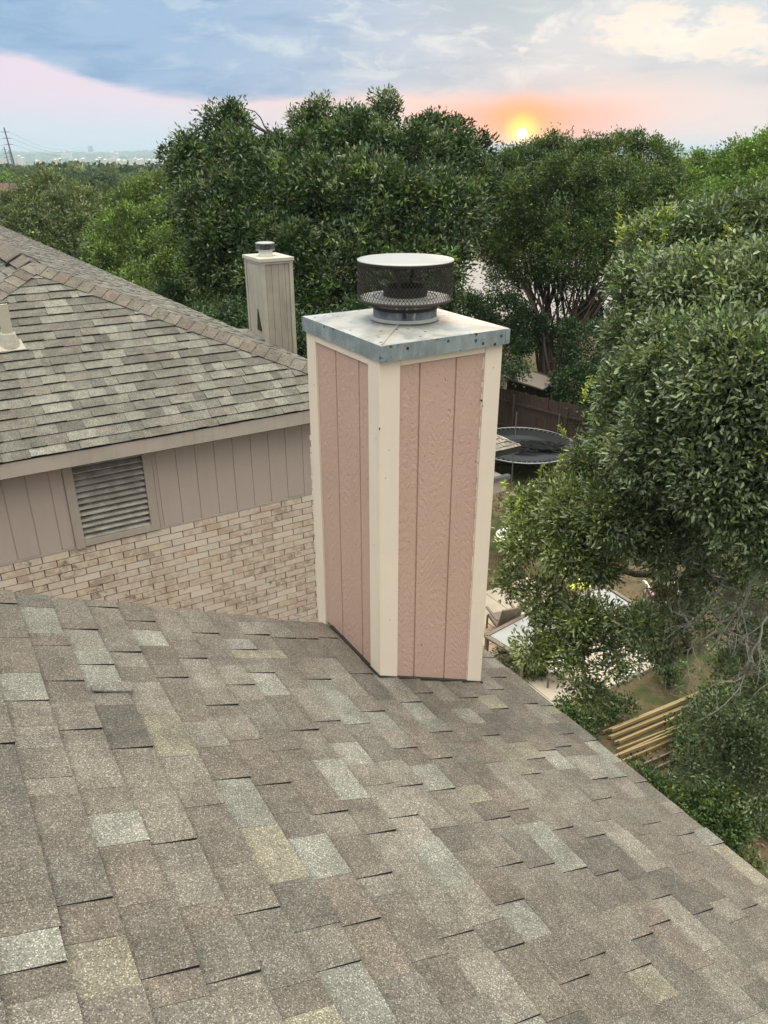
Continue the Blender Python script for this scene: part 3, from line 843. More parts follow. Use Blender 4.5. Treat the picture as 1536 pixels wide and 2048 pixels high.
# hip and ridge caps
def caps(p, q, n1, n2, name, step=.15, wid=.15, rise=.0, mat=M_SH2, start=0.0):
    p = np.array(p, float); q = np.array(q, float); L = np.linalg.norm(q - p); d = (q - p) / L
    s1 = np.cross(d, n1); s1 = s1 if s1 @ (n1 * 0 + np.cross(d, n1)) > 0 else -s1
    def side(nrm_, other):
        s_ = np.cross(d, nrm_); s_ /= np.linalg.norm(s_)
        return s_ if s_[2] < 0 else -s_
    sa, sb = side(n1, n2), side(n2, n1)
    if sa @ sb > .9: sb = -sb
    k = 0; s = start
    while s < L - .02:
        e0, e1 = s, min(s + step + .03, L)
        g_ = random.uniform(.78, 1.0); c = random.choice([(.175, .155, .13), (.16, .14, .12), (.19, .17, .15), (.165, .135, .115)]); c = tuple(x * g_ for x in c)
        m = MB(); up = (n1 + n2); up /= np.linalg.norm(up)
        def ring(t_, h):
            base = p + d * t_
            return [base + sa * wid + n1 * h, base + sa * wid * .35 + (n1 * .7 + up * .3) * (h + .012) , base + up * (h + .022), base + sb * wid * .35 + (n2 * .7 + up * .3) * (h + .012), base + sb * wid + n2 * h]
        h0, h1 = .020 + rise, .006 + rise
        a = ring(e0, h1 + .004); b_ = ring(e1, h0)
        a2 = ring(e0, h1 - .010); b2 = ring(e1, h0 - .013)
        vsx = a + b_ + a2 + b2; fsx = []
        for j in range(4):
            fsx.append((j, j + 1, 5 + j + 1, 5 + j)); fsx.append((15 + j, 15 + j + 1, 10 + j + 1, 10 + j)); fsx.append((5 + j, 5 + j + 1, 15 + j + 1, 15 + j)); fsx.append((j + 1, j, 10 + j, 10 + j + 1))
        fsx += [(0, 5, 15, 10), (4, 14, 19, 9)]
        m.add(vsx, fsx, c); m.build(name, mat, nroof)
        s += step
caps(CR + (AP - CR) * 1.0, CR, nF, nR, 'hip_cap', .150)
caps(AP, LEFTC, nF, nL, 'hip_cap', .150)
caps(AP + (AP2 - AP) * .004, AP + (AP2 - AP) * .03, nR, nL, 'ridge_cap', .15, rise=.012)
# ridge vent strips beyond the first caps
caps(AP + (AP2 - AP) * .026, AP + (AP2 - AP) * .13, nR, nL, 'ridge_vent', .05, .17, rise=.045, mat=M_SH2)
caps(AP + (AP2 - AP) * .13, AP2, nR, nL, 'ridge_cap', .9, .15, rise=.02)
m = MB(); rp = AP + (AP2 - AP) * .0255
m.bar(rp + np.array([-.2, 0, -.06]), rp + np.array([.0, 0, .02]), .012, .03); m.bar(rp + np.array([.0, 0, .02]), rp + np.array([.19, 0, -.055]), .012, .03)
m.build('vent_end', M_BLACK, nroof)
# fascia, soffit
MB().box((LEFTC[0], VF - .020, ZE - .170), (CR[0] - .012, VF - .001, ZE - .030)).build('fascia', M_TAUPE_TRIM, NB, bevel=.002)
m = MB(); m.bar(CR + np.array([-.016, .02, -.093]), FARR + np.array([-.016, 0, -.093]), .02, .14); m.build('fascia', M_TAUPE_TRIM, NB)
VW = 7.40; NU0, NU1 = -1.45, 4.02
MB().box((NU0 - .1, VF + .03, ZE - .163), (NU1 + .1, VW + .05, ZE - .15)).build('soffit', M_TAUPE, NB)
# siding band: strips between grooves, with the louvre opening left free
ZS = -3.566
VL, VRt = .905, 1.745          # outer edges of the vent frame
gro = [-1.45 + .2025 * k for k in range(0, 28)]
def sid(a, b_):
    z0 = ZS + random.uniform(-.003, .003)
    MB().box((a + .0045, VW, z0), (b_ - .0045, VW + .014, ZE - .15)).build('siding_strip', M_TAUPE, NB, bevel=.002)
for a, b_ in zip(gro[:-1], gro[1:]):
    if b_ <= VL or a >= VRt: sid(a, b_)
    else:
        if a < VL - .03: sid(a, VL - .002)
        if b_ > VRt + .03: sid(VRt + .002, b_)
MB().box((NU0, VW + .008, ZS + .004), (VL + .05, VW + .03, ZE - .152)).build('siding_groove', M_TAUPE, NB)
MB().box((VRt - .05, VW + .008, ZS + .004), (NU1, VW + .03, ZE - .152)).build('siding_groove', M_TAUPE, NB)
MB().box((NU0, VW - .004, ZS - .022), (VL, VW + .03, ZS - .001)).build('drip_edge', M_TAUPE_TRIM, NB, bevel=.002)
MB().box((VRt, VW - .004, ZS - .022), (NU1, VW + .03, ZS - .001)).build('drip_edge', M_TAUPE_TRIM, NB, bevel=.002)
# louvred gable vent
lv = MB().box((VL + .02, VW + .10, -3.56), (VRt - .02, VW + .12, -2.63)).build('louver_vent', M_DARK, NB)
FW = .088
for (a, b_) in (((VL, -3.590), (VL + FW, -2.625)), ((VRt - FW, -3.575), (VRt, -2.625)), ((VL + FW + .001, -3.575), (VRt - FW - .001, -3.51))):
    MB().box((a[0], VW - .022, a[1]), (b_[0], VW + .03, b_[1])).build('frame', M_TAUPE_TRIM, lv, bevel=.002)
for k in range(14):
    z = -3.505 + k * .0635
    m = MB(); u0, u1 = VL + FW + .001, VRt - FW - .001
    jit = random.uniform(-.002, .002)
    m.hexa([(u0, VW - .010, z + jit), (u1, VW - .010, z - jit), (u1, VW + .06, z + .030), (u0, VW + .06, z + .030)],
           [(u0, VW - .010, z + .009 + jit), (u1, VW - .010, z + .009 - jit), (u1, VW + .06, z + .038), (u0, VW + .06, z + .038)])
    m.build('slat', M_SLAT, lv)
# brick wall
wallb = MB().box((NU0 + .01, VW + .012, GZ - .2), (NU1 - .01, VW + .10, ZS - .022)).build('wall', M_MORTAR, NB)
MB().box((NU0 + .02, VW + .11, GZ - .2), (3.3, 33.4, ZE - .17)).build('house_body', M_TAUPE, NB)
side = MB(); side.box((3.31, VW + .11, GZ - .2), (NU1 - .28, 33.4, ZE - .17)); side.build('side_wall', M_BRICK, NB)
BP = [(.55, .42, .32), (.62, .50, .41), (.54, .40, .32), (.70, .60, .51), (.60, .47, .395), (.48, .37, .295)]
BL, BH, GAP = .254, .0762, .010
bmesh_cache = []
for c in BP:
    for g_ in (.92, 1.05):
        m = MB().hexa([(0, 0, 0), (BL - GAP, 0, 0), (BL - GAP, .02, 0), (0, .02, 0)], [(0, 0, BH - GAP), (BL - GAP, 0, BH - GAP), (BL - GAP, .02, BH - GAP), (0, .02, BH - GAP)], tuple(x * g_ for x in c))
        me = m.mesh('brick'); me.materials.append(M_BRICK); bmesh_cache.append((me, tuple(x * g_ for x in c)))
cand = []
nrow = int((ZS - .022 - GZ) / BH)
for r in range(nrow):
    z = ZS - .026 - (r + 1) * BH + GAP
    off = (r % 2) * BL / 2
    k = 0; u = NU0 - off
    while u < NU1 - .02:
        u0, u1 = max(u, NU0), min(u + BL - GAP, NU1)
        if u1 - u0 > .03: cand.append((u0, u1, z, u1 - u0 > BL - GAP - .001))
        u += BL
occl = lambda u, z: (z > -7.6)
sc = sorted([(vis_score((u0, VW, z)) if full and occl(u0, z) else 0, i) for i, (u0, u1, z, full) in enumerate(cand)], reverse=True)
bigb = {i for s_, i in sc[:300] if s_ > 0}
rest = MB()
for i, (u0, u1, z, full) in enumerate(cand):
    yo = random.uniform(-.003, .003)
    if i in bigb:
        me, c = random.choice(bmesh_cache)
        o = bpy.data.objects.new('brick', me); COL.objects.link(o); o.location = (u0, VW - .004 + yo, z + random.uniform(-.001, .001)); o.parent = wallb; o.matrix_parent_inverse = Matrix_inv(wallb)
    else:
        me, c = random.choice(bmesh_cache); rest.box((u0, VW - .004 + yo, z), (u1, VW + .016, z + BH - GAP), c)
o = rest.build('brick_field', M_BRICK, wallb); o['kind'] = 'stuff'
# plumbing vent pipe on the front roof face, at the left edge of the picture
d = ray(20, 690); n_ = nF; c_ = nF @ AP; VPp = d * (c_ / (nF @ d))
vp = MB().tube([VPp + np.array([0, 0, -.05]), VPp + np.array([0, 0, .40])], .052, 20).build('vent_pipe', M_PVC, NB, smooth=False)
MB().lathe((VPp[0], VPp[1]), [(.040, VPp[2] + .402), (.052, VPp[2] + .403)], 20).build('pipe_rim', M_PVC, vp)
MB().lathe((VPp[0], VPp[1]), [(.041, VPp[2] + .30), (.042, VPp[2] + .4045)], 20).build('pipe_bore', M_BLACK, vp)
MB().lathe((VPp[0], VPp[1]), [(.105, VPp[2] - .02), (.085, VPp[2] + .06), (.072, VPp[2] + .11), (.066, VPp[2] + .125), (.053, VPp[2] + .118)], 24).build('flashing_boot', M_PVCF, vp, smooth=True)
m = MB(); q = lambda x, s, h: VPp + np.array([x, 0, 0]) + dnF * s + nF * h
m.hexa([q(-.11, -.06, .005), q(.11, -.06, .005), q(.13, .12, .008), q(-.13, .12, .008)], [q(-.11, -.06, .017), q(.11, -.06, .017), q(.13, .12, .021), q(-.13, .12, .021)]); m.build('flashing_plate', M_PVCF, vp)

# low extension of the neighbouring house, its roof corner peeping out right of the pink chimney
EX = thing('house_extension', 'low brick extension with shingled roof corner peeping out beside the pink chimney', 'house extension', (12, 17, GZ))
xc = at(1042, 891, 18.6); ex, ey, ez = xc
m = MB(); L = 5.5; rz = .42
A = [(ex, ey, ez), (ex, ey + L, ez), (ex - L, ey + L, ez), (ex - L, ey, ez)]
Tp = [(ex - L / 2, ey + L / 2 , ez + rz * L / 2)]
ctr = Tp[0]
m.add(A + [ctr] + [(x, y, z - .16) for x, y, z in A], [(0, 1, 4), (1, 2, 4), (2, 3, 4), (3, 0, 4), (0, 5, 6, 1), (1, 6, 7, 2), (2, 7, 8, 3), (3, 8, 5, 0), (8, 7, 6, 5)], (.21, .19, .16))
er = m.build('roof', M_DARK, EX)
sr = math.hypot(L / 2, rz * L / 2)
for (du_, dn_) in ((np.array([1., 0, 0]), np.array([0, -L / 2, -rz * L / 2]) / sr), (np.array([0, 1., 0]), np.array([L / 2, 0, -rz * L / 2]) / sr)):
    nn = np.cross(du_, dn_); nn = nn if nn[2] > 0 else -nn
    shingle_face(er, ctr, du_, dn_, nn, lambda s: (-s / sr * L / 2, s / sr * L / 2), sr, .145, lambda P: vis_score(P) if P[0] > ex - 1.2 and P[1] < ey + 1 else 0, M_SH2, [((.30, .27, .22), 2), ((.24, .22, .19), 1)], limit=20, thick=(.006, .016))
MB().box((ex - L, ey + .02, ez - .18), (ex - .02, ey + .05, ez - .012)).build('fascia', M_TAUPE_TRIM, EX)
MB().box((ex - .05, ey + .05, ez - .18), (ex - .02, ey + L, ez - .012)).build('fascia', M_TAUPE_TRIM, EX)
m = MB(); m.bar((ex - L, ey - .28, ez - .58), (ex - .55, ey - .28, ez - .58), .12, .10); m.build('gutter', M_STEEL, EX)
MB().box((ex - L, ey - .26, ez - .95), (ex - .62, ey + .3, ez - .60)).build('lower_fascia', M_TAUPE_TRIM, EX)
MB().box((ex - L + .3, ey + .35, GZ), (ex - .75, ey + L - .3, ez - .16)).build('wall', M_MORTAR, EX)
ew = MB()
z = GZ; r = 0
while z < ez - .3:
    u = ex - 2.2 - (r % 2) * .127
    while u < ex - .76:
        u1 = min(u + .244, ex - .752); ew.box((max(u, ex - 2.2), ey + .335, z), (u1, ey + .36, z + .066), random.choice(BP)); u += .254
    z += .0762; r += 1
o = ew.build('brick_field', M_BRICK, EX); o['kind'] = 'stuff'

# weathered chimney of the neighbouring house
NC = thing('chimney', 'weathered beige panelled chimney at the eave of the neighbouring roof', 'chimney', (4.1, 9.97, -2.5))
a0, a1, b0, b1, zt2 = 4.115, 4.585, 9.97, 10.55, -1.304
MB().box((a0 + .016, b0 + .016, GZ), (a1 - .016, b1 - .016, zt2 - .05)).build('frame', M_BEIGE2, NC)
def nb(name, a, b_, mat): MB().box(a, b_).build(name, mat, NC, bevel=.002)
zl = -3.4
nb('corner_board', (a0, b0, zl), (a0 + .065, b0 + .018, zt2 - .03), M_BEIGE); nb('corner_board', (a1 - .055, b0, zl), (a1, b0 + .018, zt2 - .03), M_BEIGE)
nb('corner_board', (a0, b0 + .019, zl), (a0 + .018, b0 + .075, zt2 - .03), M_BEIGE); nb('corner_board', (a0, b1 - .06, zl), (a0 + .018, b1, zt2 - .03), M_BEIGE)
nb('corner_board', (a1 - .018, b0 + .019, zl), (a1, b0 + .075, zt2 - .03), M_BEIGE); nb('corner_board', (a1 - .018, b1 - .06, zl), (a1, b1, zt2 - .03), M_BEIGE)
nb('corner_board', (a0 + .019, b1 - .018, zl), (a1 - .019, b1, zt2 - .03), M_BEIGE)
e_ = [a0 + .067, a0 + .155, a0 + .255, a0 + .35, a1 - .062]
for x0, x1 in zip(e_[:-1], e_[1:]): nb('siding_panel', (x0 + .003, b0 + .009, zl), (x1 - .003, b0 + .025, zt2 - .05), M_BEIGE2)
e_ = [b0 + .077, b0 + .2, b0 + .33, b0 + .43, b1 - .067]
for x0, x1 in zip(e_[:-1], e_[1:]): nb('siding_panel', (a0 + .008, x0 + .003, zl), (a0 + .025, x1 - .003, zt2 - .05), M_BEIGE)
e_ = [b0 + .077, b1 - .067]
nb('siding_panel', (a1 - .025, b0 + .077, zl), (a1 - .008, b1 - .067, zt2 - .05), M_BEIGE)
m = MB().box((a0 - .016, b0 - .016, zt2 - .045), (a1 + .016, b1 + .016, zt2)); m.build('chase_cap', M_BEIGECAP, NC, bevel=.003)
m = MB().box((a0 - .004, b0 - .004, zt2 - .075), (a1 + .004, b1 + .004, zt2 - .050)); m.build('trim_board', M_BEIGE, NC)
nc = ((a0 + a1) / 2 - .03, (b0 + b1) / 2)
ff = MB().lathe(nc, [(.095, zt2 - .01), (.092, zt2 + .08)], 32).build('flue', M_PLATE, NC, smooth=True)
MB().lathe(nc, [(.0005, zt2 + .088), (.126, zt2 + .082), (.126, zt2 + .072), (.09, zt2 + .07)], 32).build('bottom_plate', M_LID, ff, smooth=True)
ws = MB()
for k in range(44):
    th = 2 * PI * k / 44; ws.bar((nc[0] + .122 * math.cos(th), nc[1] + .122 * math.sin(th), zt2 + .082), (nc[0] + .122 * math.cos(th), nc[1] + .122 * math.sin(th), zt2 + .165), .007, .004)
ws.build('wire_screen', M_STEEL, ff)
MB().lathe(nc, [(.07, zt2 + .07), (.07, zt2 + .15), (.001, zt2 + .15)], 24).build('inner_pipe', M_DARK, ff, smooth=True)
MB().lathe(nc, [(.0005, zt2 + .182), (.10, zt2 + .178), (.129, zt2 + .17), (.129, zt2 + .160), (.001, zt2 + .158)], 32).build('lid', M_LID, ff, smooth=True)
m = MB(); m.hexa([(a0 - .22, b0 + .18, -2.45), (a0 + .01, b0 + .02, -2.42), (a0 + .01, b1 + .05, -2.42), (a0 - .22, b1 + .35, -2.45)],
                 [(a0 - .22, b0 + .18, -2.36), (a0 + .0, b0 + .02, -2.37), (a0 + .0, b1 + .05, -2.33), (a0 - .22, b1 + .35, -2.36)], (.2, .19, .17)); m.build('cricket', M_SH2, NC)
m = MB(); m.add([(a0 - .004, b0 + .10, -2.27), (a0 - .004, b0 + .16, -2.12), (a0 - .004, b0 + .20, -1.98), (a0 - .004, b0 + .225, -2.10), (a0 - .004, b0 + .25, -2.27),
                 (a0 + .004, b0 + .10, -2.27), (a0 + .004, b0 + .16, -2.12), (a0 + .004, b0 + .20, -1.98), (a0 + .004, b0 + .225, -2.10), (a0 + .004, b0 + .25, -2.27)],
                [(0, 1, 2, 3, 4), (9, 8, 7, 6, 5), (0, 5, 6, 1), (1, 6, 7, 2), (2, 7, 8, 3), (3, 8, 9, 4)])
tag(m.build('rotten_patch', M_ROT, NC), 'dark rotten patch low on the siding')

# ------------------------------------------------------------------ foliage
def unit(v): return v / (np.linalg.norm(v, axis=-1, keepdims=True) + 1e-9)
def rand_unit(n): return unit(rng.normal(size=(n, 3)))

def crown_points(blobs, n, clump, per, squash=.9, hollow=.72, rag=.16):
    """leaf positions and outward directions: clumps on the skin of overlapping blobs; blobs: (centre, radius, weight)"""
    C = np.array([b[0] for b in blobs]); R = np.array([b[1] for b in blobs]); W = np.array([b[2] for b in blobs]) * R ** 2
    nc = max(1, n // per)
    idx = rng.choice(len(blobs), nc, p=W / W.sum())
    d = rand_unit(nc); 
    rad = (hollow + (1 - hollow) * rng.random(nc) ** .6) * (1 + rag * rng.normal(size=nc).clip(-1.5, 1.8))
    d2 = d.copy(); d2[:, 2] *= squash
    cc = C[idx] + d2 * (R[idx] * rad)[:, None]
    # drop clumps buried deep in other blobs
    keep = np.ones(nc, bool)
    for c, r in zip(C, R):
        keep &= np.linalg.norm((cc - c) / np.array([1, 1, squash]), axis=1) > r * .62
    cc, d, idx = cc[keep], d[keep], idx[keep]
    nc = len(cc)
    csz = clump * rng.uniform(.6, 1.3, nc)
    off = rand_unit(nc * per) * (rng.random(nc * per) ** .5)[:, None] * np.repeat(csz, per)[:, None]
    P = np.repeat(cc, per, 0) + off
    out = unit(off / np.repeat(csz, per)[:, None] * .9 + np.repeat(d, per, 0) * .6 + np.array([0, 0, .18]))
    return P, out, np.repeat(np.arange(nc), per), nc, cc, d

def leaf_mesh(name, P, out, L, Wd, cols, rounded=False, up_bias=.35):
    n = len(P)
    ax = unit(out + rng.normal(size=(n, 3)) * .55)
    ref = unit(rng.normal(size=(n, 3)) + np.array([0, 0, up_bias * 3]))
    side = unit(np.cross(ax, ref)); nrm = np.cross(side, ax)
    l = (L * rng.uniform(.65, 1.25, n))[:, None]; w_ = (Wd * rng.uniform(.7, 1.2, n))[:, None]
    fold = rng.uniform(.05, .35, n)[:, None]
    if rounded:
        v = np.stack([P, P + ax * l * .33 + side * w_ * .46 + nrm * w_ * fold, P + ax * l * .75 + side * w_ * .40 + nrm * w_ * fold, P + ax * l - nrm * l * .08,
                      P + ax * l * .75 - side * w_ * .40 + nrm * w_ * fold, P + ax * l * .33 - side * w_ * .46 + nrm * w_ * fold], 1).reshape(-1, 3)
        b = np.arange(n)[:, None] * 6
        f = np.stack([b + np.array([[0, 1, 2, 3]]), b + np.array([[0, 3, 4, 5]])], 1).reshape(-1, 4)
        return tri_mesh_np(name, v, f, np.repeat(cols, 2, 0))
    v = np.stack([P, P + ax * l * .5 + side * w_ * .5 + nrm * w_ * fold, P + ax * l, P + ax * l * .5 - side * w_ * .5 + nrm * w_ * fold], 1).reshape(-1, 3)
    b = np.arange(n)[:, None] * 4
    f = np.stack([b + np.array([[0, 1, 2]]), b + np.array([[0, 2, 3]])], 1).reshape(-1, 3)
    return tri_mesh_np(name, v, f, np.repeat(cols, 2, 0))

def leaf_cols(palette, cl, nc, n, spread=.22, tips=None, frac=0):
    pal_ = np.array(palette); ci = rng.integers(0, len(pal_), nc)
    c = pal_[ci] * rng.lognormal(0, spread, (nc, 1))
    c = c[cl] * rng.lognormal(0, .18, (n, 1))
    if tips is not None:
        k = (rng.random(nc) < frac)[cl]; t = np.array(tips)
        c[k] = t * rng.lognormal(0, .2, (k.sum(), 1))
    return c.clip(0.004, .8)

def limb(m, p, q, r0, r1, bend=.12, n=6, sides=7):
    p, q = np.array(p, float), np.array(q, float); L = np.linalg.norm(q - p)
    k1 = rng.normal(size=3) * L * bend; k2 = rng.normal(size=3) * L * bend * .5
    pts = []; rs = []
    for i in range(n + 1):
        t = i / n; pts.append(p + (q - p) * t + k1 * math.sin(PI * t) + k2 * math.sin(2 * PI * t)); rs.append(r0 + (r1 - r0) * t)
    m.tube(pts, rs, sides); return pts

def blob_px(x, y, Z, rpx, w=1.0): return (at(x, y, Z), rpx * Z / FPX, w)

G_DARK = [(.028, .057, .020), (.037, .074, .024), (.050, .093, .032), (.024, .049, .019)]
G_MID = [(.084, .130, .030), (.102, .148, .038), (.068, .112, .028), (.120, .158, .048)]
G_OLIVE = [(.100, .134, .060), (.120, .150, .070), (.078, .110, .048), (.145, .165, .085)]
G_BRIGHT = [(.150, .250, .045), (.180, .285, .055), (.120, .215, .042), (.22, .31, .075)]
G_NEAR = [(.098, .140, .056), (.125, .168, .074), (.072, .112, .044), (.165, .200, .104)]
G_YEL = (.30, .34, .07)

def tree(name, label, cat, blobs, n, L, Wd, palette, base=None, fork=None, clump=.35, per=14, mat=None, group=None, trunk_r=.22, bark=None,
         tips=None, frac=0, rounded=False, stems=None, nlimb=10, spread=.22, hollow=.72, twigs=0, spray=3):
    C = np.array([b[0] for b in blobs]); ctr = C.mean(0); extra = []
    for c_, r_, w_ in blobs:                       # small sprays breaking the outline
        for q_ in range(spray):
            d_ = rand_unit(1)[0]; d_[2] = abs(d_[2]) * .9 + .1; d_ = unit(d_); rr_ = r_ * rng.uniform(.16, .30)
            extra.append((c_ + d_ * r_ * rng.uniform(.95, 1.18), rr_, 1.5 * w_))
    blobs = list(blobs) + extra
    if base is None: base = np.array([ctr[0], ctr[1], terrain_z(ctr[0], ctr[1]) - .1])
    root = thing(name, label, cat, base, group)
    P, out, cl, nc, cc, dd = crown_points(blobs, n, clump, per, hollow=hollow)
    cols = leaf_cols(palette, cl, nc, len(P), spread, tips, frac)
    new_obj('crown', leaf_mesh('crown', P, out, L, Wd, cols, rounded), mat or M_LEAF, root)
    m = MB()
    fork = ctr * .55 + np.array(base) * .45 if fork is None else np.array(fork)
    if stems:
        for k in range(stems):
            b0 = np.array(base) + np.array([rng.normal() * .22, rng.normal() * .22, 0]); j = int(rng.integers(len(C)))
            mid = b0 + (C[j] - b0) * .45 + np.array([0, 0, 1.0]); mid = b0 + np.array([0, 0, 3.2 + rng.random()]); mid[:2] = b0[:2] + (C[j][:2] - b0[:2]) * .30
            limb(m, b0, mid, trunk_r * rng.uniform(.6, 1), trunk_r * .6, .03); 
            near_ = np.argsort(np.linalg.norm(C - C[j], axis=1))[:4]
            for q_ in near_:
                limb(m, mid, C[q_], trunk_r * .42, .015, .05, 6, 5)
    else:
        limb(m, base, fork, trunk_r, trunk_r * .72, .04, 6, 10)
        order = rng.permutation(len(C))[:nlimb]
        for j in order: 
            pts = limb(m, fork, C[j], trunk_r * .5, trunk_r * .10, .08)
            for q_ in range(3):
                dq = rand_unit(1)[0]; limb(m, pts[-2], C[j] + dq * blobs[j][1] * .95, trunk_r * .13, .012, .08, 4, 4)
    if twigs:
        for j in rng.integers(0, len(cc), twigs):
            bi = int(np.argmin(np.linalg.norm(C - cc[j], axis=1))); limb(m, C[bi] + rng.normal(size=3) * .1, cc[j], .014, .004, .06, 4, 4)
    m.build('trunk', bark or M_BARK, root, smooth=True)
    return root, (P, out, cols)

# big dark oak behind the chimneys
B = [(432, 240, 30, 22, .8), (474, 236, 30, 24, .8), (455, 275, 30, 34), (385, 292, 30, 24, .8), (340, 318, 30, 20, .7), (385, 340, 30, 42), (478, 335, 29, 66), (560, 318, 30, 44), (604, 252, 30, 20, .8), (640, 232, 30, 24, .8), (640, 278, 30, 36),
     (702, 242, 29.5, 22, .8), (700, 300, 29, 56), (768, 204, 30, 16, .7), (766, 232, 30, 24, .8), (762, 300, 29, 52), (835, 262, 29.5, 22), (874, 256, 29.5, 22), (918, 262, 29.5, 20), (850, 315, 29, 48), (915, 318, 29.5, 40), (965, 300, 30, 20, .7), (950, 360, 29, 44),
     (600, 400, 28, 95), (480, 430, 28, 90), (405, 410, 29, 54), (740, 420, 27.5, 105), (880, 430, 28, 86), (560, 520, 27.5, 95),
     (700, 540, 27, 95), (845, 530, 27.5, 86), (620, 620, 27, 80), (770, 610, 27.5, 70), (455, 520, 28, 75), (540, 610, 27, 70), (870, 600, 28.5, 50, .5)]
tree('oak_tree', 'tall dark green oak behind both chimneys with several peaks against the sky', 'tree', [blob_px(*b) for b in B], 230000, .20, .075, G_DARK + G_DARK[:2] + G_MID[:2],
     clump=.38, per=22, trunk_r=.35, tips=(.17, .21, .11), frac=.18, hollow=.60, spread=.42, fork=at(690, 640, 28))
m = None
# crepe myrtle like tree with many stems, below the sun
B = [(1012, 345, 35, 40), (1064, 322, 35, 38), (1118, 318, 35, 42), (1180, 318, 35, 42), (1240, 312, 35, 44), (1300, 318, 35, 42), (1330, 352, 35, 36), (1025, 415, 34, 72), (1120, 415, 34, 95), (1235, 410, 34, 90), (1318, 425, 34, 55),
     (1055, 510, 34, 65), (1150, 505, 33, 75), (1240, 500, 33, 65), (1000, 490, 34, 45), (1010, 575, 34, 40, .35), (1150, 580, 34, 45, .25), (1310, 500, 33, 60)]
b2 = on_z(1100, 812, GZ)
tree('crape_myrtle_tree', 'broad olive green tree on many thin reddish stems under the setting sun', 'tree', [blob_px(*b) for b in B], 190000, .14, .06, G_MID[:3] + G_DARK[1:3] + G_MID[1:2],
     base=b2, clump=.32, per=18, trunk_r=.11, bark=M_BARK2, stems=22, hollow=.62, spread=.34, tips=(.15, .17, .06), frac=.12)
# bright trees at the right edge
B = [(1375, 372, 48, 40), (1430, 352, 48, 42), (1490, 345, 47, 44), (1380, 440, 44, 60), (1455, 425, 44, 70), (1530, 430, 43, 70), (1420, 500, 42, 70), (1510, 510, 42, 80)]
tree('bright_green_tree', 'bright green spreading tree between the many stemmed tree and the right edge', 'tree', [blob_px(*b) for b in B], 70000, .22, .10, G_BRIGHT[:3] + G_MID[:1], clump=.45, per=16, trunk_r=.25)
B = [(1530, 320, 40, 46), (1575, 305, 40, 55), (1560, 370, 40, 60), (1620, 380, 40, 90)]
tree('bright_green_tree', 'bright green tree rising at the right edge above the horizon', 'tree', [blob_px(*b) for b in B], 40000, .20, .09, G_BRIGHT, clump=.4, per=16, trunk_r=.25)
# left: round olive tree, bright tree before the oak, trees behind the neighbouring ridge
B = [(68, 428, 52, 50), (105, 392, 52, 45), (150, 432, 50, 55), (35, 480, 48, 65), (125, 490, 48, 70), (195, 460, 50, 45), (-25, 500, 50, 45), (60, 560, 47, 80), (190, 540, 47, 70)]
tree('round_tree', 'round olive green tree above the far left roof ridge', 'tree', [blob_px(*b) for b in B], 80000, .24, .10, G_OLIVE[:3] + G_MID[:1], clump=.5, per=16, trunk_r=.3, tips=(.20, .21, .09), frac=.16, spread=.34)
B = [(262, 420, 46, 42), (305, 398, 46, 44), (340, 450, 44, 52), (250, 480, 43, 60), (325, 520, 42, 62), (225, 540, 42, 55), (290, 590, 40, 60), (380, 570, 38, 62), (440, 630, 36, 60), (400, 480, 42, 45)]
tree('leafy_tree', 'yellowish green tree left of the tall dark oak above the roof slope', 'tree', [blob_px(*b) for b in B], 90000, .19, .08, G_BRIGHT[:1] + G_MID + G_MID[:2], clump=.4, per=16, trunk_r=.25, tips=(.24, .32, .07), frac=.09, spread=.34)
# darker mass low behind the neighbouring chimney
B = [(420, 680, 24, 70), (520, 700, 23, 80), (620, 720, 22, 80), (330, 640, 28, 60), (700, 690, 24, 70)]
tree('holly_tree', 'dark low tree filling the gap between the roof eave and the tall oak', 'tree', [blob_px(*b) for b in B], 45000, .12, .06, G_DARK, clump=.28, per=14, trunk_r=.15)
# understorey beyond the fence
for lab, bl, n in (('dark evergreen shrub beyond the fence right of the reddish stems', [(1180, 700, 31, 60), (1160, 780, 30, 50), (1230, 760, 30, 60), (1200, 830, 29, 50)], 26000),
                   ('dark shrub mass behind the fence just right of the pink chimney', [(930, 640, 33, 55), (1000, 640, 33, 50), (940, 700, 32, 55), (1010, 700, 33, 40, .6), (1000, 745, 29.5, 26, .6), (1040, 742, 29.5, 20, .4)], 26000),
                   ('shaded bush at the foot of the many stemmed tree', [(1050, 665, 34, 40), (1120, 680, 35, 38), (1180, 640, 35, 30)], 16000)):
    tree('evergreen_shrub', lab, 'shrub', [blob_px(*b) for b in bl], n, .12, .07, G_DARK, clump=.25, per=14, trunk_r=.06, group='shrubs beyond the wooden fence')

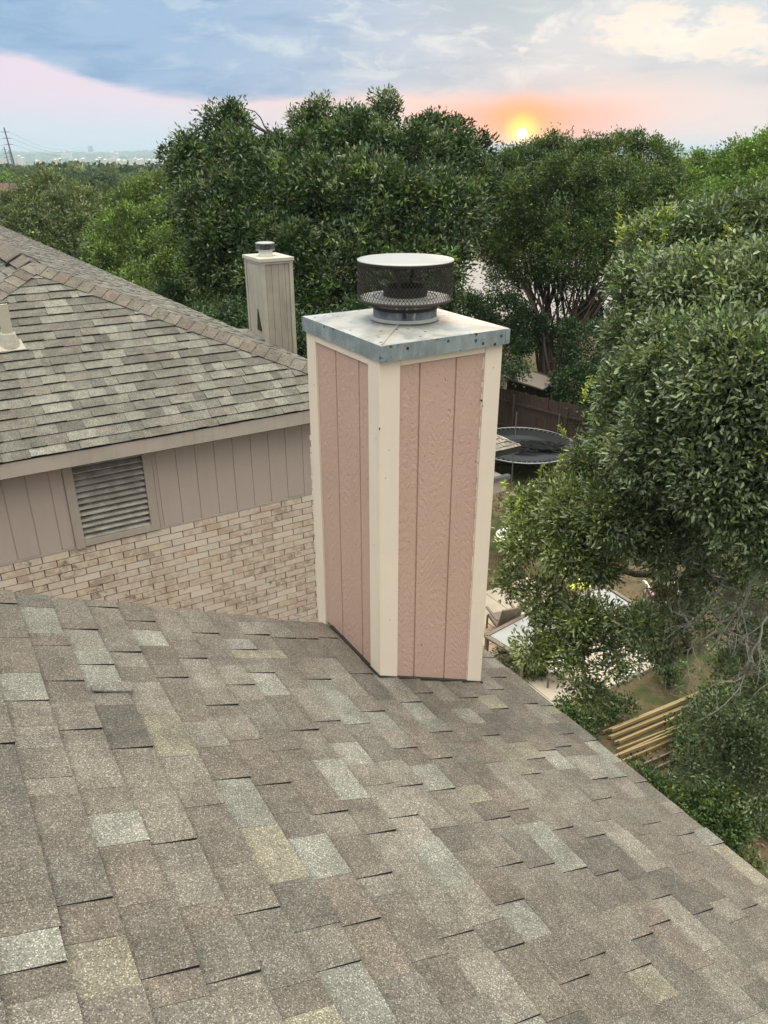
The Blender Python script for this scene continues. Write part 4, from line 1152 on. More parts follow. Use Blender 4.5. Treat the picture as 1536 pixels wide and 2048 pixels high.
# ------------------------------------------------------------------ near live oak at the right
B = [(1272, 482, 9.2, 28, .7), (1335, 480, 9.2, 52), (1430, 470, 9.0, 66), (1525, 462, 9.0, 74), (1290, 575, 9.0, 64), (1385, 600, 8.2, 96), (1505, 610, 7.8, 115), (1275, 685, 8.8, 60), (1355, 735, 7.8, 104),
     (1480, 765, 7.0, 130), (1255, 790, 8.6, 56), (1255, 880, 8.6, 66), (1330, 890, 7.8, 100), (1445, 925, 7.2, 110), (1550, 900, 7, 105), (1190, 925, 9.4, 34, .8), (1168, 905, 9.4, 22, .6), (1150, 940, 9.5, 20, .6), (1118, 985, 9.6, 40, .7), (1055, 1015, 9.8, 36, .7), (1150, 1030, 9.2, 66, .8), (1245, 1025, 8.6, 76, .8),
     (1050, 1085, 9.6, 44, .7), (1140, 1105, 9.2, 54, .8), (1025, 1160, 9.8, 28, .6), (1085, 1200, 9.6, 40, .65), (1190, 1120, 9.2, 50, .6), (1065, 1300, 9.4, 34, .6), (1130, 1290, 9.4, 40, .6), (1205, 1245, 9.2, 44, .6), (1245, 1310, 9, 34, .5), (1320, 1290, 9.4, 34, .5), (1345, 1180, 9, 34, .45), (1345, 1240, 9.6, 32, .4), (1150, 1350, 9.2, 30, .4),
     (1400, 1060, 8.4, 60, .4), (1500, 1020, 7.2, 80, .7), (1320, 1090, 8.6, 50, .5), (1560, 1090, 7.2, 55, .7), (1440, 1130, 8.6, 50, .4), (1505, 1190, 8.4, 50, .4), (1535, 1260, 9.2, 55, .45), (1420, 1235, 9.4, 44, .35), (1480, 1330, 9.8, 46, .4), (1545, 1400, 9.6, 46, .45),
     (1440, 1440, 10.5, 52, .6), (1500, 1500, 10.4, 58, .7), (1390, 1530, 10.8, 36, .35), (1530, 1590, 10.2, 44, .4),
     (1110, 1260, 9.4, 38, .55), (1160, 1235, 9.2, 42, .55), (1228, 1335, 9, 30, .4), (1275, 1255, 9, 38, .6), (1180, 1385, 9.3, 28, .7), (1640, 800, 7.4, 170, .5), (1640, 560, 8.4, 120, .5)]
BB = [blob_px(*b) for b in B]
tb = on_z(1372, 1300, GZ); jn = at(1392, 1150, 11.6)
lo = thing('live_oak_tree', 'large glossy leaved live oak close at the right with yellow green new shoots', 'tree', tb)
P, out, cl, nc, cc, dd = crown_points(BB, 240000, .15, 15, squash=1.0, hollow=.52, rag=.12)
cols = leaf_cols(G_NEAR + [(.21, .25, .145)], cl, nc, len(P), .34)
# new growth: yellow green shoots at the crown's upper and left edge
tipsel = rng.random(nc) < np.where(dd[:, 2] > .45, .045, .010)
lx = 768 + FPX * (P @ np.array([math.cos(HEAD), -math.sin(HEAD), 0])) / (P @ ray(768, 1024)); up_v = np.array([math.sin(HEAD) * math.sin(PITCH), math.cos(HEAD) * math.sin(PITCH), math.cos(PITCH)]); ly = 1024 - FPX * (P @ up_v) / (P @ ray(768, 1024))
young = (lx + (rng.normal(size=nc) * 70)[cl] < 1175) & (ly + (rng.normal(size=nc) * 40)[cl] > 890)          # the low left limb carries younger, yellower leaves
cols[young] *= np.array([1.4, 1.32, .9]); cols[~young & (ly < 850)] *= 1.15  # leaves high in the crown lightened: reflected sky put into their colour
kk = tipsel[cl]; cols[kk] = np.array([.22, .28, .06]) * rng.lognormal(0, .25, (kk.sum(), 1))
# leaves nearest the viewer become parts of their own
zdep = P @ (ray(768, 1024)); pxx = 768 + FPX * (P @ np.array([math.cos(HEAD), -math.sin(HEAD), 0])) / zdep
front = zdep + rng.random(len(P)) * .4
front[(pxx > 1530) | (pxx < 980)] = 99
order = np.argsort(front)[:6000]; order = order[rng.permutation(len(order))[:290]]
mask = np.ones(len(P), bool); mask[order] = False
near = zdep < 9.0
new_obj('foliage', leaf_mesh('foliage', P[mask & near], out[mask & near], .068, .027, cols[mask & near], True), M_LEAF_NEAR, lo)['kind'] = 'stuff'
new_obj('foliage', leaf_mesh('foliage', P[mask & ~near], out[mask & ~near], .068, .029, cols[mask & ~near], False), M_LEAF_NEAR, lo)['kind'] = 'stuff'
lms = []
for c in G_NEAR:
    z3 = np.zeros((1, 3)); me = leaf_mesh('leaf', z3, np.array([[0, 0, 1.]]), 0.070, .029, np.array([c]), True); me.materials.append(M_LEAF_NEAR); lms.append(me)
INV = Matrix_inv(lo)
for i in order:
    o = bpy.data.objects.new('leaf', lms[int(rng.integers(len(lms)))]); COL.objects.link(o)
    o.location = tuple(P[i]); dvec = Vector(unit(out[i] + rng.normal(size=3) * .5)); o.rotation_euler = dvec.to_track_quat('Z', 'Y').to_euler()
    o.parent = lo; o.matrix_parent_inverse = INV
# shoots that stand out of the crown with bright young leaves
for (x, y, Z, hpx) in ((1240, 462, 9.2, 42), (1228, 476, 9.2, 26), (1262, 470, 9.2, 22), (1362, 440, 9.0, 32), (1465, 428, 9.0, 34), (1450, 436, 9, 24), (1318, 486, 9, 30), (1325, 496, 9, 24), (1305, 500, 9, 22), (1455, 478, 8.6, 26), (1446, 470, 8.6, 20), (1528, 428, 8.8, 26), (1296, 494, 9, 18),
                       (1135, 866, 9.2, 20), (1168, 800, 9, 16), (1172, 770, 9, 14), (1005, 965, 9.6, 22), (1075, 945, 9.6, 20), (1120, 925, 9.5, 18), (1030, 1030, 9.6, 26), (1060, 1010, 9.6, 24), (1522, 1130, 7.6, 40), (1536, 1150, 7.6, 40)):
    p0 = at(x, y + hpx * .6, Z); tdir = unit(np.array([rng.normal() * .35, rng.normal() * .35, 1.0])); Ls = hpx * 1.7 * Z / FPX
    nl = 26; tt = rng.random(nl) ** .8
    PP = p0 + tdir * (tt * Ls)[:, None]; oo = unit(tdir * .55 + rand_unit(nl) * .8)
    cg = np.array([.36, .42, .07]) if y < 1100 else np.array([.10, .24, .03])
    me = leaf_mesh('new_shoot', PP, oo, .060, .020, np.tile(cg, (nl, 1)) * rng.lognormal(0, .2, (nl, 1)), True)
    new_obj('new_shoot', me, M_LEAF_NEAR, lo)['kind'] = 'stuff'
m = MB()
limb(m, tb, jn, .15, .14, .05, 8, 12)
def walk(px): return [at(*p) for p in px]
def path(m, px, r0, r1, sides=7):
    pts = walk(px); n = len(pts); fine = []
    for i in range(n - 1):
        for k in range(3):
            t = k / 3; fine.append(pts[i] * (1 - t) + pts[i + 1] * t + rng.normal(size=3) * .012)
    fine.append(pts[-1]); m.tube(fine, list(np.linspace(r0, r1, len(fine))), sides)
path(m, [(1392, 1150, 11.6), (1400, 1050, 10.6), (1420, 940, 9.4), (1450, 800, 8.4), (1470, 640, 8.8)], .13, .03)
path(m, [(1392, 1150, 11.6), (1350, 1000, 10), (1320, 880, 9), (1310, 700, 9), (1330, 540, 9.3)], .12, .03)
path(m, [(1390, 1160, 11.6), (1300, 1150, 10.4), (1220, 1140, 9.8), (1150, 1120, 9.6), (1080, 1110, 9.8)], .06, .015)
path(m, [(1388, 1170, 11.6), (1320, 1240, 10.2), (1240, 1290, 9.6), (1160, 1310, 9.4), (1080, 1320, 9.4)], .055, .012)
path(m, [(1240, 1290, 9.6), (1215, 1230, 9.4), (1195, 1190, 9.3)], .02, .006)
path(m, [(1150, 1120, 9.6), (1120, 1180, 9.6), (1080, 1230, 9.6)], .016, .005)
path(m, [(1400, 1120, 11.4), (1480, 1060, 9), (1560, 1000, 8)], .12, .06)
path(m, [(1320, 880, 9), (1250, 960, 9.2), (1180, 1000, 9.4), (1090, 1010, 9.8)], .045, .01)
path(m, [(1320, 880, 9), (1260, 820, 8.9), (1240, 720, 9)], .04, .01)
path(m, [(1300, 1150, 10.4), (1330, 1090, 9.6), (1380, 1040, 8.8)], .022, .006)
for j in rng.integers(0, len(cc), 420):
    bi = int(np.argmin(np.linalg.norm(np.array([b[0] for b in BB]) - cc[j], axis=1)))
    limb(m, BB[bi][0] + rng.normal(size=3) * .1, cc[j] , .010, .003, .07, 4, 4)
m.build('trunk', M_BARK, lo, smooth=True)
# dead lichen covered branch at lower right
def dead(pxs, r0, r1, ntw, seed):
    m = MB(); pts = walk(pxs); n = len(pts); fine = []
    for i in range(n - 1):
        for k in range(4):
            t = k / 4; fine.append(pts[i] * (1 - t) + pts[i + 1] * t + rng.normal(size=3) * .016)
    fine.append(pts[-1]); m.tube(fine, list(np.linspace(r0, r1, len(fine))), 7)
    for k in range(ntw):
        i = int(rng.integers(2, len(fine))); p = fine[i]; d = unit(np.array([rng.normal(), rng.normal(), rng.normal() * .7 - .3])); Lw = rng.uniform(.15, .6)
        tp = limb(m, p, p + d * Lw, r1 * .9, .002, .09, 6, 5)
        for q_ in range(4):
            jx = tp[int(rng.integers(1, len(tp)))]; limb(m, jx, jx + rand_unit(1)[0] * rng.uniform(.08, .3), .004, .0015, .07, 4, 4)
    m.build('dead_branch', M_LICHEN, lo, smooth=True)
dead([(1560, 1140, 7.4), (1505, 1165, 7.6), (1490, 1205, 7.7), (1470, 1230, 7.8), (1410, 1270, 8.0), (1372, 1308, 8.2), (1368, 1370, 8.3)], .019, .005, 14, 1)
dead([(1536, 1230, 7.6), (1518, 1280, 7.6), (1495, 1320, 7.7), (1480, 1390, 7.7)], .014, .005, 9, 2)
dead([(1450, 1140, 8.4), (1425, 1210, 8.4), (1380, 1250, 8.6), (1330, 1262, 8.7)], .010, .004, 8, 3)
dead([(1420, 1080, 8.2), (1380, 1110, 8.3), (1350, 1150, 8.4)], .008, .003, 10, 4)
# grey ball moss tufts hanging on the dead wood
for (x, y, Z, r) in ((1460, 1195, 7.8, .10), (1400, 1295, 8.0, .11), (1500, 1285, 7.7, .10), (1495, 1340, 7.7, .08), (1352, 1282, 8.4, .05), (1520, 1215, 7.6, .12)):
    n = 260; c0 = at(x, y, Z); PP = c0 + rand_unit(n) * (rng.random(n) ** .6 * r * .3)[:, None]
    me = leaf_mesh('ball_moss', PP, rand_unit(n), r * 1.1, .004, np.tile(np.array([.20, .18, .14]), (n, 1)) * rng.lognormal(0, .25, (n, 1)))
    new_obj('ball_moss', me, M_LEAF, lo)

# shrubs and ground cover on the slope below the eave
sh = [(1215, 1405, 24, 2.4), (1345, 1345, 16, 1.0), (1400, 1425, 16, 1.0), (1470, 1395, 42, 4), (1500, 1320, 36, 3.5), (1300, 1570, 26, 2.4), (1400, 1490, 46, 5), (1520, 1470, 50, 5), (1350, 1590, 44, 4), (1450, 1560, 50, 5), (1530, 1590, 44, 4), (1470, 1660, 32, 3), (1140, 1440, 24, 3), (1060, 1325, 24, 3), (1290, 1215, 14, 1.2), (1405, 1640, 28, 3)]
names = ['below the patio edge', 'beside the end of the patio', 'over the middle of the timber stack', 'behind the far end of the timber stack', 'under the dead lichen branch', 'at the roof edge by the near timber ends', 'in front of the timber stack',
         'at the right edge in front of the timber', 'close to the roof eave in the shade', 'lowest in the shaded slope', 'in the lower right corner of the garden', 'beside the brown leaf litter', 'at the eave beside the patio slabs',
         'between eave and patio right of the pink chimney', 'on the lawn in front of the maroon chair', 'hugging the eave low in the picture']
for (x, y, r, k), nm in zip(sh, names):
    c0 = on_z(x, y, GZ + .35); Zd = c0 @ ray(768, 1024)
    rr = r * Zd / FPX
    bl = [(c0 + np.array([rng.normal() * rr * .9, rng.normal() * rr * .9, rng.uniform(-.45, .25) * rr]), rr * rng.uniform(.18, .42), 1) for _ in range(14)]
    root = thing('leafy_shrub', 'dark leafy shrub ' + nm, 'shrub', (c0[0], c0[1], GZ), 'shrubs on the slope below the eave')
    P_, o_, c_, n_, _, _ = crown_points(bl, int(1500 * k), .22, 9, hollow=.2, rag=.3)
    new_obj('foliage', leaf_mesh('foliage', P_, o_, .075, .038, leaf_cols(G_DARK[:3] + G_NEAR[:1] + G_MID[:2], c_, n_, len(P_), .3, (.14, .20, .03), .05)), M_LEAF, root)
    m = MB()
    for q_ in range(5): limb(m, (c0[0], c0[1], GZ - .05), bl[q_ % 4][0] + rng.normal(size=3) * rr * .3, .02, .005, .1, 4, 5)
    m.build('stem', M_BARK, root)
# loose ground cover and grass
n = 42000
ug = rng.uniform(3.2, 22, n); vg = rng.uniform(.5, 24, n)
nz = np.sin(ug * 1.3 + 2 * np.sin(vg * .9)) * np.cos(vg * 1.1 + np.sin(ug * .7)) + rng.normal(size=n) * .45
onpatio = (ug > 6.5) & (ug < 14) & (vg > 7.3) & (vg < 15); inext = (vg > 14.5) & (ug < 14)
k = (nz > -.25) & ~onpatio & ~inext; ug, vg = ug[k], vg[k]; n = len(ug)
PP = np.stack([ug, vg, np.full(n, GZ + .01)], 1)
oo = unit(np.stack([rng.normal(size=n) * .5, rng.normal(size=n) * .5, np.ones(n)], 1))
cg = np.array(G_MID + G_DARK + [(.09, .10, .04), (.16, .12, .05)])[rng.integers(0, 10, n)] * rng.lognormal(0, .25, (n, 1))
tag(new_obj('ground_cover', leaf_mesh('ground_cover', PP, oo, .14, .035, cg), M_LEAF), 'patchy grass and low creeping ground cover on the yard', 'ground cover', kind='stuff')
n = 9000
ug = rng.uniform(3.2, 16, n); vg = rng.uniform(.5, 14, n); k = ~((ug > 6.5) & (ug < 14) & (vg > 7.3) & (vg < 15)); ug, vg = ug[k], vg[k]; n = len(ug)
cg = np.array([(.26, .19, .11), (.17, .115, .065), (.33, .26, .17), (.21, .12, .06)])[rng.integers(0, 4, n)] * rng.lognormal(0, .25, (n, 1))
tag(new_obj('fallen_leaves', leaf_mesh('fallen_leaves', np.stack([ug, vg, np.full(n, GZ + .03)], 1), unit(np.stack([rng.normal(size=n), rng.normal(size=n), np.full(n, .15)], 1)), .08, .045, cg), M_LEAF),
    'brown fallen leaves scattered on the yard', 'leaf litter', kind='stuff')

# ------------------------------------------------------------------ timber stack
bi = 0
ends = [(1196, 1482), (1206, 1490), (1213, 1498), (1217, 1508), (1240, 1458), (1247, 1463), (1250, 1470), (1252, 1520), (1262, 1526), (1270, 1512)]
dirb = unit(on_z(1500, 1362, GZ) - on_z(1205, 1480, GZ))
sidev = np.array([-dirb[1], dirb[0], 0])
o0 = on_z(1205, 1470, GZ)
words = ['topmost', 'upper', 'upper middle', 'middle', 'lower middle', 'lowest']
spots = [(0, 0, 0), (0, -.16, 0), (0, -.33, 0), (-.1, -.5, 0), (.05, -.08, 1), (-.05, -.26, 1), (.0, -.43, 1), (.02, -.2, 2), (-.45, -.62, 0), (-.5, -.78, 0), (-.55, -.70, 1), (-.3, -1.02, 0), (.1, -1.2, 0)]
labs = ['pale yellow board farthest back in the timber stack bottom layer', 'pale yellow board second from the back in the bottom layer', 'yellow board third from the back in the bottom layer', 'yellow board at the near side of the main pile',
        'yellow board at the back of the second layer', 'yellow board in the middle of the second layer', 'yellow board at the near side of the second layer', 'single yellow board lying on top of the timber stack',
        'board with its end nearest the roof eave', 'board beside the eave end of the timber stack', 'board lying on the two boards nearest the eave', 'grey weathered board lying in front of the timber stack', 'grey weathered board nearest the viewer, half under shrubs']
for (a, b_, lay), lb in zip(spots, labs):
    p = o0 + dirb * a + sidev * b_ + np.array([0, 0, .06 + lay * .10])
    q_ = p + dirb * rng.uniform(3.9, 4.6) + sidev * rng.normal() * .06
    g_ = 'grey' in lb
    o = MB().bar(p, q_, .034, .075).build('timber_board', M_LUMBER2 if g_ else M_LUMBER, bevel=.003)
    tag(o, lb, 'timber board', 'boards stacked on the slope below the eave')

# ------------------------------------------------------------------ fence
F0 = np.array([18.4, 27.6, GZ]); F1 = np.array([21.7, 14.4, GZ]); fd = unit(F1 - F0); fl_ = np.linalg.norm(F1 - F0); fn2 = np.array([fd[1], -fd[0], 0])
if fn2 @ F0 > 0: fn2 = -fn2          # towards the viewer
fence = thing('wooden_fence', 'weathered brown picket fence behind the trampoline', 'fence', F0)
s = 0
while s < fl_:
    w_ = .135; hgt = 1.85 + rng.uniform(-.03, .03); p = F0 + fd * s; q_ = p + fd * w_
    th = -fn2 * .018
    zt2_ = np.array([0, 0, hgt]); cut = .035
    m = MB()
    lean = fd * rng.normal() * .008
    pts = [p, q_, q_ + zt2_ + lean - np.array([0, 0, cut]), q_ + zt2_ + lean - fd * cut, p + zt2_ + lean + fd * cut, p + zt2_ + lean - np.array([0, 0, cut])]
    m.add(pts + [x + th for x in pts], [(0, 1, 2, 3, 4, 5), (11, 10, 9, 8, 7, 6)] + [(k, 6 + k, 6 + (k + 1) % 6, (k + 1) % 6) for k in range(6)])
    m.build('picket', M_FENCE, fence); s += .147
for hz in (.35, 1.35):
    m = MB(); m.bar(F0 + fn2 * .035 + np.array([0, 0, hz]), F1 + fn2 * .035 + np.array([0, 0, hz]), .04, .09); m.build('rail', M_FENCE, fence)
s = .4
while s < fl_:
    p = F0 + fd * s + fn2 * .10; m = MB(); m.bar(p, p + np.array([0, 0, 1.7]), .09, .09); m.build('post', M_FENCE, fence); s += 2.4
# shed with a pale roof beyond the fence
SR = on_z(1086, 778, GZ + 1.9)
shed = thing('garden_shed', 'low shed with a pale roof behind the fence', 'shed', (SR[0] - 1, SR[1] + 2, GZ))
m = MB(); w_, l_ = 1.0, 2.6
pA = SR; pB = SR + np.array([-.2, l_, 0]); pC = pB + np.array([w_, .2, .18]); pD = pA + np.array([w_, .2, .18])
t_ = np.array([0, 0, -.06]); m.hexa([pA + t_, pD + t_, pC + t_, pB + t_], [pA, pD, pC, pB]); m.build('roof', M_SHEDROOF, shed)
MB().box((SR[0] + .2, SR[1] + .5, GZ), (SR[0] + 1.7, SR[1] + l_ - .2, GZ + 1.85)).build('wall', M_FENCE, shed)

# ------------------------------------------------------------------ trampoline
TZ = GZ + .88; TC = (on_z(1018, 856, TZ) + on_z(1072, 920, TZ)) / 2; TR = 1.86
TC = on_z(1046, 889, TZ)
tr = thing('trampoline', 'round black garden trampoline with a collapsed net before the fence', 'trampoline', (TC[0], TC[1], GZ))
def circ(r, z, n=48): return [(TC[0] + r * math.cos(2 * PI * k / n), TC[1] + r * math.sin(2 * PI * k / n), z) for k in range(n)]
m = MB().lathe(TC, [(0.001, TZ - .06), (TR * .5, TZ - .045), (TR - .2, TZ - .01), (TR - .2, TZ - .02), (.001, TZ - .07)], 48); m.build('jumping_mat', M_TRAMP, tr, smooth=True)
c_ = circ(TR, TZ); m = MB().tube(c_ + c_[:2], .028, 8); m.build('frame_ring', M_STEEL, tr, smooth=True)
for k in range(60):
    th = 2 * PI * k / 60; m = MB(); m.bar((TC[0] + (TR - .21) * math.cos(th), TC[1] + (TR - .21) * math.sin(th), TZ - .01), (TC[0] + (TR - .02) * math.cos(th), TC[1] + (TR - .02) * math.sin(th), TZ), .022, .022); m.build('spring', M_STEEL, tr)
for k in range(6):
    th = 2 * PI * (k + .15) / 6; p = np.array([TC[0] + TR * math.cos(th), TC[1] + TR * math.sin(th), TZ]); m = MB().tube([p, p + np.array([0, 0, -.80])], .022, 8); m.build('leg', M_STEEL, tr)
for (x, y, h_) in ((1026, 925, 2.35), (1137, 860, 1.3)):
    p = on_z(x, y, TZ); dd_ = p - TC; dd_[2] = 0; p = TC + unit(dd_) * (TR + .03); p = np.array([p[0], p[1], GZ]); m = MB().tube([p, p + np.array([0, 0, h_ + .3])], .02, 8); m.build('net_pole', M_STEEL, tr)
# the net lies in folds on the mat
m = MB()
for k in range(34):
    a0_ = rng.uniform(-1.3, .9); c0_ = rng.uniform(-.75, .15)
    pts = [TC + np.array([math.cos(-HEAD) * (a0_ + t * .9) - math.sin(-HEAD) * (c0_ - .25 * t + .06 * math.sin(t * 9 + k)), math.sin(-HEAD) * (a0_ + t * .9) + math.cos(-HEAD) * (c0_ - .25 * t + .06 * math.sin(t * 9 + k)), .03 + .10 * abs(math.sin(t * 7 + k))]) for t in np.linspace(0, 1, 9)]
    pts = [p for p in pts if np.linalg.norm((p - TC)[:2]) < TR - .25]
    if len(pts) > 2: m.tube(pts, rng.uniform(.02, .05), 5)
m.build('folded_net', M_NET, tr)

# ------------------------------------------------------------------ patio furniture
def table(x, y, w_, d_, h_, label, rot, top=M_GLASS, frame=M_TABLE):
    c0 = on_z(x, y, GZ + h_); c0[2] = GZ + .075; root = thing('patio_table', label, 'table', c0, 'tables on the patio')
    R = np.array([math.cos(rot), math.sin(rot), 0]); Q = np.array([-math.sin(rot), math.cos(rot), 0]); H = np.array([0, 0, h_ - .075])
    cr = lambda a, b_: c0 + R * a * w_ / 2 + Q * b_ * d_ / 2
    m = MB(); z1 = H - np.array([0, 0, .02]); m.hexa([cr(-.9, -.9) + z1, cr(.9, -.9) + z1, cr(.9, .9) + z1, cr(-.9, .9) + z1], [cr(-.9, -.9) + H, cr(.9, -.9) + H, cr(.9, .9) + H, cr(-.9, .9) + H]); m.build('table_top', top, root)
    fr = MB()
    for (a, b_) in (((-1, -1), (1, -1)), ((1, -1), (1, 1)), ((1, 1), (-1, 1)), ((-1, 1), (-1, -1))): fr.bar(cr(*a) + H, cr(*b_) + H, .09, .05)
    fr.build('frame', frame, root, bevel=.004)
    for a in (-.97, .97):
        for b_ in (-.95, .95):
            m = MB(); m.bar(cr(a, b_), cr(a, b_) + H * .97, .07, .07); m.build('leg', frame, root)
    fr = MB(); fr.bar(cr(-.97, -.95) + H * .25, cr(-.97, .95) + H * .25, .04, .04); fr.bar(cr(.97, -.95) + H * .25, cr(.97, .95) + H * .25, .04, .04); fr.bar(cr(-.97, 0) + H * .25, cr(.97, 0) + H * .25, .04, .04); fr.build('stretcher', frame, root)
table(1065, 1262, 1.9, 1.05, .74, 'long brown framed table with a pale top on the patio under the hanging oak leaves', .15)
table(1190, 1205, 1.5, .95, .72, 'shorter table with a pale top at the lawn edge of the patio', -.05)
def chair(x, y, rot, label, cushion, frame, hoops=False):
    c0 = on_z(x, y, GZ + .45); c0[2] = GZ + .06; root = thing('garden_chair', label, 'chair', c0, 'chairs around the patio')
    R = np.array([math.cos(rot), math.sin(rot), 0]); Q = np.array([-math.sin(rot), math.cos(rot), 0]); Uz = np.array([0, 0, 1.])
    g = lambda a, b_, z: c0 + R * a + Q * b_ + Uz * z
    MB().hexa([g(-.27, -.27, .38), g(.27, -.27, .38), g(.27, .27, .36), g(-.27, .27, .36)], [g(-.27, -.27, .46), g(.27, -.27, .46), g(.27, .27, .43), g(-.27, .27, .43)]).build('seat', cushion, root, bevel=.02)
    MB().hexa([g(-.27, .25, .42), g(.27, .25, .42), g(.27, .31, .42), g(-.27, .31, .42)], [g(-.25, .42, .98), g(.25, .42, .98), g(.25, .47, .97), g(-.25, .47, .97)]).build('backrest', cushion, root, bevel=.02)
    for a in (-.27, .27):
        for b_ in (-.25, .28): MB().bar(g(a, b_, 0), g(a, b_, .42), .035, .035).build('leg', frame, root)
        if hoops:
            MB().tube([g(a, -.30, .40), g(a * 1.25, -.34, .60), g(a * 1.3, -.15, .68), g(a * 1.3, .15, .67), g(a * 1.1, .33, .58)], .028, 8).build('arm_rest', frame, root, smooth=True)
        else: MB().bar(g(a * 1.1, -.27, .64), g(a * 1.1, .32, .64), .06, .03).build('arm_rest', frame, root)
chair(1320, 1190, 2.6, 'maroon chair with white hoop arms standing on the lawn', M_MAROON, M_WHITE, True)
chair(1155, 1168, 1.1, 'chair with a lime yellow cushion behind the shorter patio table', M_GREENC, M_TABLE)
chair(1005, 1240, 2.9, 'brown slatted chair at the left end of the long patio table', M_TABLE, M_TABLE)
chair(1115, 1330, -.4, 'pale cushioned chair nearest the roof eave on the patio', M_WHITE, M_TABLE)
o_ = on_z(1022, 1070, GZ + .7)
bb = thing('side_table', 'small white topped side table partly hidden by leaves right of the pink chimney', 'table', (o_[0], o_[1], GZ))
MB().lathe(o_, [(.001, GZ + .72), (.42, GZ + .72), (.42, GZ + .68), (.001, GZ + .68)], 28).build('table_top', M_WHITE, bb)
MB().tube([(o_[0], o_[1], GZ), (o_[0], o_[1], GZ + .69)], [.2, .04], 12).build('pedestal', M_TABLE, bb)
o_ = on_z(1255, 1346, GZ + .1); m = MB().hexa([o_ + np.array(q) for q in ((-.22, -.15, -.03), (.22, -.1, -.03), (.2, .2, -.03), (-.2, .15, -.03))], [o_ + np.array(q) for q in ((-.2, -.14, .03), (.2, -.1, .08), (.19, .18, .03), (-.19, .14, .06))])
tag(m.build('plastic_tray', M_WHITE), 'small white plastic tray lying by the patio edge', 'tray')

# ------------------------------------------------------------------ middle distance: single trees out to 350 m, copies of four kinds
def proto(k, palette, tip):
    bl = []
    for j in range(9):
        a_ = 2 * PI * j / 8 + rng.random(); r_ = 0 if j == 8 else rng.uniform(1.6, 2.9)
        bl.append((np.array([r_ * math.cos(a_), r_ * math.sin(a_), rng.uniform(3.6, 6.2) if j < 8 else 6.6]), rng.uniform(1.5, 2.3), 1))
    P_, o_, c_, n_, _, _ = crown_points(bl, 9000, .45, 12, hollow=.75)
    me = leaf_mesh('tree_crown', P_, o_, .42, .24, leaf_cols(palette, c_, n_, len(P_), .25, tip, .06)); me.materials.append(M_LEAF)
    m = MB(); limb(m, (0, 0, -.3), (0, 0, 3.4), .22, .16, .03); 
    for j in range(5): limb(m, (0, 0, 3.2), bl[j][0], .10, .03, .05)
    mt = m.mesh('tree_trunk', True); mt.materials.append(M_BARK)
    return me, mt
PR = [proto(0, G_DARK + G_MID[:1], None), proto(1, G_MID, (.12, .16, .04)), proto(2, G_OLIVE, (.14, .14, .05)), proto(3, G_BRIGHT[:2] + G_MID[:2], (.16, .22, .04))]
plab = ['dark green tree in the middle distance below the horizon', 'mid green tree in the middle distance below the horizon', 'olive tree in the middle distance below the horizon', 'light green tree in the middle distance below the horizon']
def far_tree(p, k, sc_, lab=None, grp=None):
    e_ = thing('distant_tree', lab or plab[k], 'tree', p, grp or 'scattered trees in the middle distance')
    e_.scale = (sc_ * rng.uniform(.9, 1.25),) * 2 + (sc_,); e_.rotation_euler[2] = rng.uniform(0, 6.28)
    for nm, me in (('crown', PR[k][0]), ('trunk', PR[k][1])):
        o = bpy.data.objects.new(nm, me); COL.objects.link(o); o.parent = e_
cnt = 0; placed = []
for _ in range(4000):
    if cnt >= 165: break
    r_ = 72 + 300 * rng.random() ** 1.1; a_ = HEAD + math.radians(rng.uniform(-31, -9.5) if rng.random() < .75 else rng.uniform(17, 31)); x, y = r_ * math.sin(a_), r_ * math.cos(a_)
    if any((x - u) ** 2 + (y - v) ** 2 < (5.5 + r_ * .012) ** 2 for u, v in placed): continue
    if r_ < 110 and abs(math.degrees(a_ - HEAD) - 10) < 9: continue
    placed.append((x, y)); z = float(terrain_z(x, y)); hmax = (8.2 if math.degrees(a_ - HEAD) < -9 else 7.6)
    k_ = int(rng.choice(4, p=[.34, .3, .2, .16])); az_ = math.degrees(a_ - HEAD)
    px_ = 768 + 1708 * math.tan(math.radians(az_))
    side_ = ('at the far left edge' if px_ < 0 else 'under the power poles' if px_ < 60 else 'between the poles and the round olive tree top' if px_ < 130 else 'below the high rise on the horizon' if px_ < 230 else 'just left of the tall dark oak' if px_ < 345
             else 'behind the left flank of the tall oak' if px_ < 700 else 'behind the near live oak at right' if px_ > 1420 else 'in the gap right of the many stemmed tree')
    row_ = 'front row' if r_ < 120 else 'second row' if r_ < 180 else 'third row' if r_ < 260 else 'farthest row'
    far_tree((x, y, z), k_, rng.uniform(.75, 1.05) * (.95 if r_ > 100 else .85), ['dark green', 'mid green', 'olive', 'light green'][k_] + ' tree ' + side_ + ', ' + row_); cnt += 1

